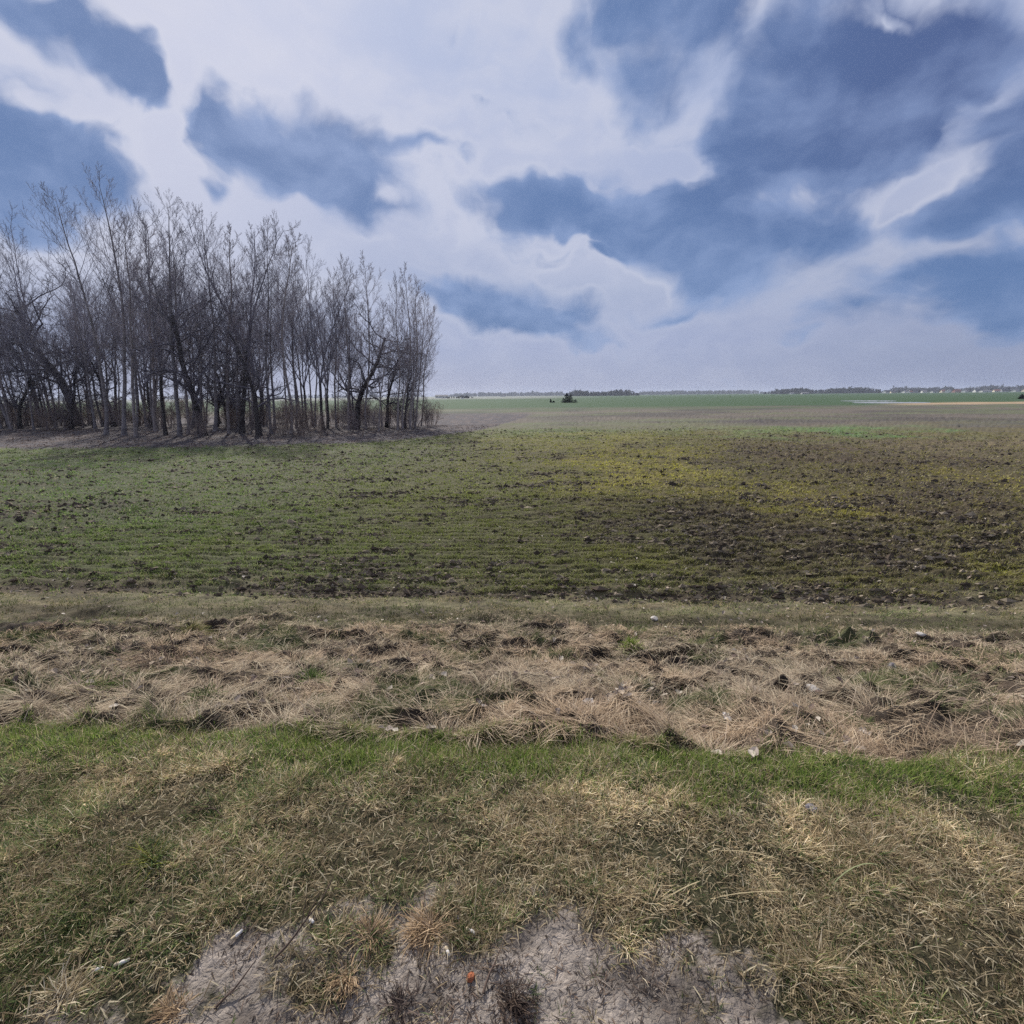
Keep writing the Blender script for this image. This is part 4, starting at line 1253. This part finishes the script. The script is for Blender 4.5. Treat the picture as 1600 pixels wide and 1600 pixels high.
def far_wood(name, px0, px1, y, h0, h1, label, seed, dens=1.0, depth=60):
    """Many little crowns, each a cluster of ragged faces, in a belt across the plain."""
    r_ = np.random.RandomState(seed)
    x0, x1 = at_depth(px0, y), at_depth(px1, y)
    n = int((x1 - x0) / 5.0 * dens) + 6
    tx = r_.uniform(x0, x1, n); ty = y + r_.uniform(0, depth, n)
    prof = np.clip((tx - x0) / (x1 - x0), 0, 1)
    hh = lerp(h0, h1, np.clip(0.5 + 0.8 * fbm(tx * 0.012 + seed, ty * 0, 3, seed), 0, 1)) * r_.uniform(0.8, 1.1, n) * np.clip(np.minimum(prof, 1 - prof) * 9, 0.45, 1)
    per = 34
    idx = np.repeat(np.arange(n), per); k = len(idx)
    u = r_.uniform(0.05, 1, k); a = r_.uniform(0, 6.28, k)
    w = hh[idx] * 0.36 * np.sqrt(np.clip(1 - np.abs(u - 0.55) * 1.7, 0.05, 1)) * np.sqrt(r_.rand(k))
    ctr = np.stack([tx[idx] + np.cos(a) * w, ty[idx] + np.sin(a) * w, -1.5 + u * hh[idx]], 1)
    s_ = hh[idx] * 0.18
    tri = ctr[:, None, :] + r_.normal(0, 1, (k, 3, 3)) * s_[:, None, None]
    tri[:, :, 2] = np.maximum(tri[:, :, 2], -1.6)
    me = mesh_from(name, tri.reshape(-1, 3), np.arange(3 * k), 3 * np.arange(k), wood_mat)
    tag(link(name, me), label, 'wood', kind='stuff')

far_wood('distant_wood', 884, 1002, 1150, 8, 12, 'dark wood standing up from the skyline behind the evergreen bush', 3, 4.0)
far_wood('distant_wood', 1208, 1395, 1250, 8.5, 13, 'long dark wood on the skyline left of the village', 5, 4.0)
far_wood('distant_wood', 1385, 1680, 1500, 8, 15, 'wood rising behind the village roofs', 6, 3.0)
far_wood('distant_treeline', 690, 900, 2400, 12, 18, 'thin blue treeline along the skyline between grove and evergreen bush', 7, 3.0, 200)
far_wood('distant_treeline', 990, 1215, 2300, 11, 17, 'thin blue treeline on the skyline between the two dark woods', 8, 3.0, 200)
far_wood('distant_treeline', -160, 700, 2300, 9, 17, 'thin blue treeline seen between the trunks of the grove', 9, 0.8, 200)
far_wood('distant_hedge', 690, 741, 640, 2.0, 3.2, 'dark hedge by the white shed near the tip of the grove', 10, 3.0, 8)

# the village at the right, one house each
WALLS = [surf_material('render_' + n_, c, 0.8, 0.06, 0.5) for n_, c in (('white', srgb(222, 220, 214, 0.9)), ('cream', srgb(214, 202, 178, 0.9)), ('grey', srgb(180, 178, 178, 0.9)), ('brick', srgb(150, 104, 88, 0.9)))]
ROOFS = [surf_material('roof_' + n_, c, 0.8, 0.15, 0.5) for n_, c in (('dark', srgb(70, 68, 74, 0.9)), ('red', srgb(126, 78, 70, 0.9)), ('grey', srgb(112, 110, 114, 0.9)))]
glass_mat = surf_material('window_glass', srgb(52, 58, 66, 0.8), 0.15, 0.1, 1, spec=0.6)
door_mat = surf_material('door_paint', srgb(96, 74, 60, 0.8), 0.5, 0.1, 1)


def house(px, y, w, d, hw, hr, wall, roof, label, turn=0.0, windows=3, chimney=True, name='house', cat='house'):
    o = bpy.data.objects.new(name, None); C.objects.link(o)
    o.location = (at_depth(px, y), y, -1.52); o.rotation_euler = (0, 0, turn)
    tag(o, label, cat, 'buildings of the village')
    p = Poly(); p.box(-w / 2, w / 2, -d / 2, d / 2, 0, hw)
    for sx in (-1, 1):                                     # gables, inside the roof's overhang
        xx = sx * (w / 2 - 0.02)
        p.face([(xx, -d / 2, hw), (xx, d / 2, hw), (xx, 0, hw + hr - 0.1)])
    link('wall', p.mesh('wall', wall), o)
    p = Poly(); e = 0.5
    for sy in (-1, 1):
        a = (-w / 2 - e, sy * (d / 2 + e), hw - hr * e / (d / 2)); b = (w / 2 + e, sy * (d / 2 + e), hw - hr * e / (d / 2))
        c = (w / 2 + e, 0, hw + hr); f = (-w / 2 - e, 0, hw + hr)
        up = lambda q: (q[0], q[1], q[2] + 0.22)
        p.face([a, b, c, f]); p.face([up(a), up(b), up(c), up(f)]); p.face([a, b, up(b), up(a)]); p.face([a, f, up(f), up(a)]); p.face([b, c, up(c), up(b)])
    rf = link('roof', p.mesh('roof', roof), o)
    if chimney:
        p = Poly(); p.box(w * 0.18, w * 0.18 + 0.8, -0.4, 0.4, hw + hr * 0.6, hw + hr + 1.0); link('chimney', p.mesh('chimney', WALLS[3]), rf)
    for i in range(windows):
        x = -w / 2 + w * (i + 0.5) / windows
        p = Poly()
        if i == windows // 2 and windows > 2:
            p.box(x - 0.5, x + 0.5, -d / 2 - 0.06, -d / 2 + 0.05, 0.05, 2.1); link('door', p.mesh('door', door_mat), o)
        else:
            p.box(x - 0.6, x + 0.6, -d / 2 - 0.05, -d / 2 + 0.05, 0.95, 2.25); link('window', p.mesh('window', glass_mat), o)
    return o

W_, Cr, Gy, Bk = WALLS; Dk, Rd, Gr = ROOFS
house(1384, 1120, 11, 9, 3.0, 3.2, W_, Dk, 'white house with a dark roof at the left end of the village', 0.2)
house(1395, 1060, 9, 7, 2.6, 2.2, Cr, Dk, 'low cream house in front of the left end of the village', -0.3)
house(1414, 1130, 10, 8, 2.8, 2.6, W_, Gr, 'white house with a grey roof, third from the left end of the village', 0.1)
house(1427, 1090, 22, 11, 3.2, 4.2, Gy, Dk, 'long grey barn with a tall dark roof, highest in the left of the village', 0.05, 4, False, 'barn', 'barn')
house(1422, 1040, 8, 6, 2.4, 1.8, W_, Rd, 'small white house in front of the long grey barn', 0.3)
house(1443, 1120, 9, 8, 3.0, 2.0, W_, Gr, 'white house just right of the long grey barn', -0.2)
house(1459, 1030, 12, 7, 2.6, 1.8, W_, Dk, 'bright white bungalow standing forward in mid village', 0.1)
house(1473, 1080, 9, 8, 3.0, 3.0, Cr, Rd, 'cream house with a red roof in mid village', -0.1)
house(1481, 1060, 10, 8, 4.0, 2.4, W_, Gr, 'tall white house with a grey roof in mid village', 0.5)
house(1494, 1100, 14, 9, 3.0, 3.6, Bk, Rd, 'brick house with a red roof right of mid village', 0.0)
house(1507, 1080, 9, 8, 3.2, 2.2, W_, Gr, 'white house between the brick house and the dark-roofed one', 0.2)
house(1526, 1090, 12, 9, 3.0, 4.0, W_, Dk, 'white house under a big dark roof right of the brick house', -0.1)
house(1539, 1020, 20, 8, 2.8, 1.6, W_, Gr, 'long low white shed at the front of the village', 0.05, 5, False, 'shed', 'shed')
house(1556, 1070, 10, 8, 3.0, 2.6, Cr, Rd, 'cream house behind the right end of the long white shed', -0.3)
house(1566, 1090, 13, 9, 3.4, 4.4, Gy, Dk, 'grey house with the tallest dark roof near the right edge', 0.1)
house(1586, 1070, 11, 8, 3.0, 2.6, W_, Gr, 'white house near the right edge of the picture', 0.2)
house(1601, 1110, 10, 8, 3.0, 3.0, Cr, Rd, 'cream house cut by the right edge of the picture', 0.0)
house(1237, 1000, 7, 5, 2.4, 1.0, W_, Gr, 'lone white cabin left of the village on the green field', 0.2, 2, False)
house(1257, 1010, 12, 7, 2.2, 1.6, Gy, Gr, 'lone low grey shed between the white cabin and the village', -0.1, 3, False, 'shed', 'shed')
house(722, 560, 3.2, 3.0, 2.2, 1.1, W_, Dk, 'small white shed with a dark roof near the tip of the grove', 0.2, 1, False, 'shed', 'shed')
house(690, 800, 20, 8, 3.0, 2.0, W_, Gr, 'long pale building half hidden behind the tip of the grove', 0.1, 4, False, 'shed', 'shed')
house(786, 1400, 16, 8, 3.2, 3.0, W_, Gr, 'faint white farmhouse below the blue treeline left of the bushes', 0.0, 3)


def village_tree(px, y, H, label, seed, wide=0.5):
    r_ = np.random.RandomState(seed); k = 420
    o = bpy.data.objects.new('village_tree', None); C.objects.link(o); o.location = (at_depth(px, y), y, -1.5)
    tag(o, label, 'tree', 'trees of the village')
    u = r_.rand(k); a = r_.uniform(0, 6.28, k)
    w = H * wide * 0.5 * np.sqrt(np.clip(1 - np.abs(u - 0.45) * 1.7, 0.05, 1)) * np.sqrt(r_.rand(k))
    P = np.stack([np.cos(a) * w, np.sin(a) * w, H * (0.18 + 0.82 * u)], 1)
    V, L, S, Kc = blades(P, r_.uniform(0.5, 1.1, k), r_.uniform(0.25, 0.5, k), a, r_.uniform(0.2, 1.2, k), r_.uniform(0.8, 1.8, k), pick([srgb(58, 64, 58, 0.8), srgb(74, 68, 66, 0.8)], [1, 1], k))
    link('crown', mesh_from('crown', V, L, S, needle_mat, Kc), o)
    link('trunk', tubes_mesh('trunk', [(np.array([[0, 0, 0], [0, 0, H * 0.6]]), np.array([0.3, 0.12]), 6)], BARK['oak']), o)

for i, (px, y, H, wd, lb) in enumerate((
        (1374, 1080, 5, 1.0, 'round dark tree at the left end of the village'), (1404, 1080, 6, 0.9, 'dark tree left of the long grey barn'), (1436, 1075, 5, 1.1, 'dark tree at the right end of the long grey barn'),
        (1450, 1150, 10, 0.7, 'tall tree behind the bright white bungalow'), (1466, 1080, 5, 0.9, 'small dark tree right of the bright white bungalow'), (1488, 1150, 9, 0.8, 'tall tree behind the tall white house'),
        (1515, 1080, 7, 0.8, 'dark tree left of the big dark roof'), (1548, 1110, 9, 0.9, 'dark tree behind the long low white shed'), (1575, 1120, 12, 0.8, 'tallest village tree beside the tallest dark roof'),
        (1593, 1100, 10, 0.8, 'dark village tree near the right picture edge'))):
    village_tree(px, y, H, lb, 50 + i, wd)

# ------------------------------------------------------------------ sky, clouds, sun, air
SUN_AZ, SUN_EL = math.radians(-22), math.radians(39)      # ahead and to the left, above the frame


def azel(px, py):
    d = ray(px, py)
    return math.atan2(d.x, d.y), math.asin(d.z)


CLOUDS = [  # photo pixel centre, half axes, turn (deg, clockwise in the picture), weight
    (120, 75, 130, 80, 20, 1.0), (210, 135, 100, 48, 28, 0.9), (20, 40, 90, 55, 10, 0.8), (90, 25, 60, 40, 0, 0.8), (225, 155, 60, 26, 30, 0.6), (205, 85, 50, 18, -10, 0.3),
    (40, 255, 240, 110, 18, 1.1), (165, 268, 70, 46, 40, 0.7), (10, 300, 120, 60, 0, 0.9), (70, 200, 70, 35, 30, 0.5), (20, 372, 90, 30, 0, 0.6), (-120, 230, 160, 120, 0, 0.9),
    (460, 232, 190, 72, 8, 1.0), (560, 268, 130, 90, 25, 1.0), (670, 236, 90, 26, 3, 0.75), (540, 325, 80, 46, 30, 0.8), (322, 190, 70, 46, 30, 0.6), (410, 262, 140, 40, 22, 0.7), (352, 300, 36, 22, 30, 0.5), (610, 330, 40, 16, 0, 0.3),
    (900, 72, 60, 40, 60, 0.55), (985, 70, 140, 120, 30, 0.85), (1010, 190, 80, 80, 0, 0.5), (1130, 90, 170, 130, 20, 0.6), (1290, 120, 300, 150, -10, 0.95), (1420, 180, 260, 110, -22, 1.0), (1240, 228, 240, 80, -4, 1.0), (1540, 60, 190, 130, -30, 0.85), (1150, 245, 120, 50, 10, 0.6), (1400, 20, 400, 80, 0, 0.5), (1070, 20, 190, 70, 0, 0.5),
    (830, 325, 170, 46, 6, 0.95), (980, 335, 200, 62, 4, 0.9), (1130, 370, 240, 82, 4, 1.0), (1130, 445, 130, 56, -16, 0.9), (1265, 348, 130, 48, -6, 0.8), (1080, 410, 130, 50, 20, 0.6), (790, 370, 70, 36, 30, 0.4),
    (1530, 310, 190, 62, -18, 0.95), (1610, 240, 110, 110, -30, 0.9), (1480, 345, 130, 30, -6, 0.5),
    (1480, 412, 280, 34, -6, 0.95), (1580, 465, 170, 64, 0, 1.4), (1400, 450, 160, 36, -6, 0.35), (1700, 420, 200, 140, 0, 0.8),
    (780, 470, 170, 52, 4, 1.0), (840, 506, 140, 34, 5, 1.0), (710, 450, 90, 34, 5, 0.7), (925, 475, 60, 30, 10, 0.35), (1050, 485, 90, 16, -4, 0.5), (1330, 480, 130, 40, -5, 0.6), (1250, 520, 150, 24, 0, 0.25), (1490, 530, 150, 22, 0, 0.3), (960, 530, 120, 22, 0, 0.2),
    (950, 395, 36, 14, 0, 0.6), (765, 182, 70, 26, 0, 0.3), (860, 400, 40, 22, 0, 0.35),
]
GAPS = [  # bright breaks and sunlit edges
    (280, 200, 34, 60, 30, 0.9), (70, 175, 120, 20, 14, 0.5), (260, 120, 30, 40, 0, 0.4), (900, 430, 120, 20, 6, 0.25), (1000, 430, 40, 20, 20, 0.2),
    (1100, 175, 50, 90, 25, 0.65), (1085, 255, 60, 30, 0, 0.5), (1170, 30, 40, 60, 0, 0.5), (1460, 80, 50, 80, 10, 0.5), (1390, 12, 60, 22, 0, 0.7), (1030, 250, 50, 24, 0, 0.5),
    (1430, 300, 100, 26, -32, 0.6), (345, 225, 50, 24, 0, 0.45), (1560, 150, 40, 80, 30, 0.5), (605, 305, 26, 26, 0, 0.5), (1300, 260, 180, 26, -8, 0.4), (140, 140, 40, 14, 20, 0.3),
]


def build_world():
    w = bpy.data.worlds.new('World'); scene.world = w
    w.use_nodes = True
    w.cycles.sampling_method = 'MANUAL'; w.cycles.sample_map_resolution = 256
    nt = w.node_tree; nt.nodes.clear()
    out = nt.nodes.new('ShaderNodeOutputWorld')
    L = nt.links.new
    sky = N(nt, 'ShaderNodeTexSky', sky_type='NISHITA', sun_disc=False)
    sky.sun_elevation = SUN_EL; sky.sun_rotation = SUN_AZ
    tc = N(nt, 'ShaderNodeTexCoord')
    sp = N(nt, 'ShaderNodeSeparateXYZ'); L(tc.outputs['Generated'], sp.inputs[0])
    def M(op, a, b=None, c=None, clamp=False):
        n = N(nt, 'ShaderNodeMath', operation=op); n.use_clamp = clamp
        for k, v in enumerate((a, b, c)):
            if v is None: continue
            if isinstance(v, (int, float)): n.inputs[k].default_value = v
            else: L(v, n.inputs[k])
        return n.outputs[0]
    az = M('ARCTAN2', sp.outputs[0], sp.outputs[1])
    el = M('ARCSINE', sp.outputs[2])
    cb = N(nt, 'ShaderNodeCombineXYZ'); L(az, cb.inputs[0]); L(el, cb.inputs[1])
    def noise(scale, detail, rough, src, stretch=(1, 1, 1), off=0.0):
        mp = N(nt, 'ShaderNodeMapping'); mp.inputs['Scale'].default_value = stretch; mp.inputs['Location'].default_value = (off, off * 0.7, off * 1.3)
        L(src, mp.inputs['Vector'])
        t = N(nt, 'ShaderNodeTexNoise'); t.inputs['Scale'].default_value = scale; t.inputs['Detail'].default_value = detail
        t.inputs['Roughness'].default_value = rough; L(mp.outputs[0], t.inputs['Vector'])
        return t
    # billowing: bend the directions before measuring the cloud masses
    def bend(src, scale, detail, amt, off, rough=0.55):
        t = noise(scale, detail, rough, src, off=off)
        s = N(nt, 'ShaderNodeVectorMath', operation='SUBTRACT'); L(t.outputs['Color'], s.inputs[0]); s.inputs[1].default_value = (0.5, 0.5, 0.5)
        m = N(nt, 'ShaderNodeVectorMath', operation='MULTIPLY'); L(s.outputs[0], m.inputs[0]); m.inputs[1].default_value = (amt, amt * 0.8, 0)
        a = N(nt, 'ShaderNodeVectorMath', operation='ADD'); L(src, a.inputs[0]); L(m.outputs[0], a.inputs[1])
        return a.outputs[0]
    p1 = bend(cb.outputs[0], 4.0, 3, 0.14, 1.7)
    p2 = bend(p1, 11.0, 3.6, 0.085, 4.1, 0.55)
    def blob(px, py, a, b, rot, wt):
        t = math.radians(rot)
        c = azel(px, py); e = azel(px + a * math.cos(t), py + a * math.sin(t)); f = azel(px - b * math.sin(t), py + b * math.cos(t))
        ea, eb = (e[0] - c[0], e[1] - c[1]), (f[0] - c[0], f[1] - c[1])
        mp = N(nt, 'ShaderNodeMapping', vector_type='TEXTURE')
        mp.inputs['Location'].default_value = (c[0], c[1], 0)
        mp.inputs['Rotation'].default_value = (0, 0, math.atan2(ea[1], ea[0]))
        mp.inputs['Scale'].default_value = (1.1 * math.hypot(*ea), 1.1 * math.hypot(*eb), 1)
        L(p2, mp.inputs['Vector'])
        g = N(nt, 'ShaderNodeTexGradient', gradient_type='SPHERICAL'); L(mp.outputs[0], g.inputs['Vector'])
        return g.outputs['Fac'], wt
    D = None
    for b in CLOUDS:
        f, wt = blob(*b)
        D = M('MULTIPLY', f, wt * 1.5) if D is None else M('MULTIPLY_ADD', f, wt * 1.5, D)
    for b in GAPS:
        f, wt = blob(*b)
        D = M('MULTIPLY_ADD', f, -wt * 1.6, D)
    fine = noise(14, 3.6, 0.55, p1, (1, 1.5, 1), 7.7)
    soft = noise(5, 4, 0.5, p1, (1, 1.8, 1), 2.2)
    # the rest of the sky, beyond the photograph: broken cloud of the same sort
    rest = noise(2.6, 6, 0.55, tc.outputs['Generated'], (1, 1, 1.6), 3.3)
    behind = N(nt, 'ShaderNodeMapRange'); behind.inputs[1].default_value = 0.35; behind.inputs[2].default_value = -0.25
    L(sp.outputs[1], behind.inputs[0])
    rr = N(nt, 'ShaderNodeMapRange'); rr.inputs[1].default_value = 0.48; rr.inputs[2].default_value = 0.66
    L(rest.outputs['Fac'], rr.inputs[0])
    D = M('MULTIPLY_ADD', rr.outputs[0], M('MULTIPLY', behind.outputs[0], 0.9), D)
    val = M('ADD', D, M('MULTIPLY', M('SUBTRACT', fine.outputs['Fac'], 0.5), 1.5))
    def sm(v, a, b):
        r = N(nt, 'ShaderNodeMapRange', interpolation_type='SMOOTHSTEP'); r.inputs[1].default_value = a; r.inputs[2].default_value = b
        L(v, r.inputs[0]); return r.outputs[0]
    edge = noise(3.5, 3, 0.5, cb.outputs[0], off=12.1)
    wide = M('MULTIPLY_ADD', sm(edge.outputs['Fac'], 0.35, 0.65), 0.9, 0.55)
    rampv = M('DIVIDE', M('SUBTRACT', val, 0.12), wide, clamp=True)
    streak = noise(3.0, 5, 0.5, p1, (1, 3.2, 1), 9.4)
    dark = M('MULTIPLY', M('MULTIPLY', rampv, rampv), M('SUBTRACT', 3.0, M('MULTIPLY', rampv, 2.0)))
    inner = noise(7.0, 4, 0.55, p1, (1, 1.6, 1), 5.5)
    deep = sm(M('ADD', M('ADD', M('MINIMUM', D, 1.5), M('MULTIPLY', M('SUBTRACT', soft.outputs['Fac'], 0.5), 2.6)), M('MULTIPLY', M('SUBTRACT', inner.outputs['Fac'], 0.5), 4.2)), 0.0, 2.0)
    rim = M('MULTIPLY', M('MULTIPLY', sm(val, -0.25, 0.35), M('SUBTRACT', 1.0, dark)), M('MULTIPLY', sm(streak.outputs['Fac'], 0.3, 0.65), M('MULTIPLY_ADD', sm(el, 0.05, 0.3), 0.4, 0.15)))
    # pale veil of high cloud, duller towards the horizon
    vr = N(nt, 'ShaderNodeValToRGB')
    e = vr.color_ramp.elements
    stops = [(0.0, srgb(154, 164, 196)), (0.06, srgb(158, 168, 202)), (0.12, srgb(166, 176, 205)), (0.20, srgb(174, 183, 212)), (0.30, srgb(178, 189, 219)), (0.45, srgb(177, 190, 220)), (0.7, srgb(182, 194, 224)), (1.0, srgb(186, 199, 230))]
    e[0].position, e[1].position = stops[0][0], stops[-1][0]
    e[0].color = (*stops[0][1], 1); e[1].color = (*stops[-1][1], 1)
    for pos, c in stops[1:-1]:
        q = e.new(pos); q.color = (*c, 1)
    L(M('DIVIDE', el, math.pi / 2), vr.inputs[0])
    def mix(f, a, b):
        n = N(nt, 'ShaderNodeMix', data_type='RGBA'); n.clamp_factor = True
        if isinstance(f, float): n.inputs['Factor'].default_value = f
        else: L(f, n.inputs['Factor'])
        for k, v in ((6, a), (7, b)):
            if hasattr(v, 'links') or hasattr(v, 'is_linked'): L(v, n.inputs[k])
            else: n.inputs[k].default_value = (*v, 1)
        return n.outputs[2]
    veil = mix(M('MULTIPLY', sm(streak.outputs['Fac'], 0.38, 0.72), M('MULTIPLY_ADD', sm(el, 0.08, 0.30), 0.5, 0.0)), vr.outputs[0], srgb(205, 208, 226))
    veil = mix(M('MULTIPLY', sm(az, -0.12, -0.62), M('MULTIPLY', sm(el, 0.08, 0.22), 0.55)), veil, srgb(214, 215, 230))
    veil = mix(M('MULTIPLY', sm(az, 0.25, 0.85), sm(el, 0.34, 0.02)), veil, srgb(140, 151, 184))
    rimc = mix(rim, veil, srgb(208, 211, 227))
    body = mix(deep, srgb(136, 158, 201), srgb(90, 120, 170))
    body = mix(M('MULTIPLY', sm(az, 0.1, 0.7), sm(el, 0.15, 0.4)), body, mix(deep, srgb(126, 145, 188), srgb(74, 94, 143)))
    col = mix(M('MULTIPLY', dark, 0.97), rimc, body)
    # clear air between: the Nishita sky tints everything a little
    sc = N(nt, 'ShaderNodeVectorMath', operation='SCALE'); sc.inputs['Scale'].default_value = 0.10
    L(sky.outputs[0], sc.inputs[0])
    fin = mix(0.93, sc.outputs[0], col)
    bg = N(nt, 'ShaderNodeBackground'); bg.inputs['Strength'].default_value = 0.84
    L(fin, bg.inputs['Color']); L(bg.outputs[0], out.inputs['Surface'])

build_world()
sd = bpy.data.lights.new('sun', 'SUN'); sd.energy = 4.9; sd.angle = math.radians(1.2); sd.color = (1.0, 0.95, 0.87)
so = bpy.data.objects.new('sun', sd); C.objects.link(so)
sdir = Vector((math.sin(SUN_AZ) * math.cos(SUN_EL), math.cos(SUN_AZ) * math.cos(SUN_EL), math.sin(SUN_EL)))
so.rotation_euler = sdir.to_track_quat('Z', 'Y').to_euler()
so.location = (-20, 30, 60)


def build_haze():
    p = Poly(); p.box(-3600, 3600, -300, 2900, -2.6, 24)
    m, nt, out = new_mat('air')
    v = N(nt, 'ShaderNodeVolumePrincipled')
    v.inputs['Color'].default_value = (0.74, 0.82, 0.97, 1); v.inputs['Density'].default_value = 0.00015; v.inputs['Anisotropy'].default_value = 0.2
    nt.links.new(v.outputs[0], out.inputs['Volume'])
    tag(link('haze', p.mesh('haze', m)), 'thin bluish haze over the plain', 'haze', kind='stuff')

build_haze()
scene.view_settings.view_transform = 'Standard'
scene.view_settings.look = 'None'
scene.view_settings.exposure = 0.25
scene.view_settings.gamma = 1.0
scene.cycles.max_bounces = 5
scene.cycles.diffuse_bounces = 2
scene.cycles.transmission_bounces = 3
scene.cycles.volume_bounces = 0
scene.cycles.use_denoising = False
scene.cycles.adaptive_threshold = 0.02
scene.cycles.denoising_prefilter = 'ACCURATE'
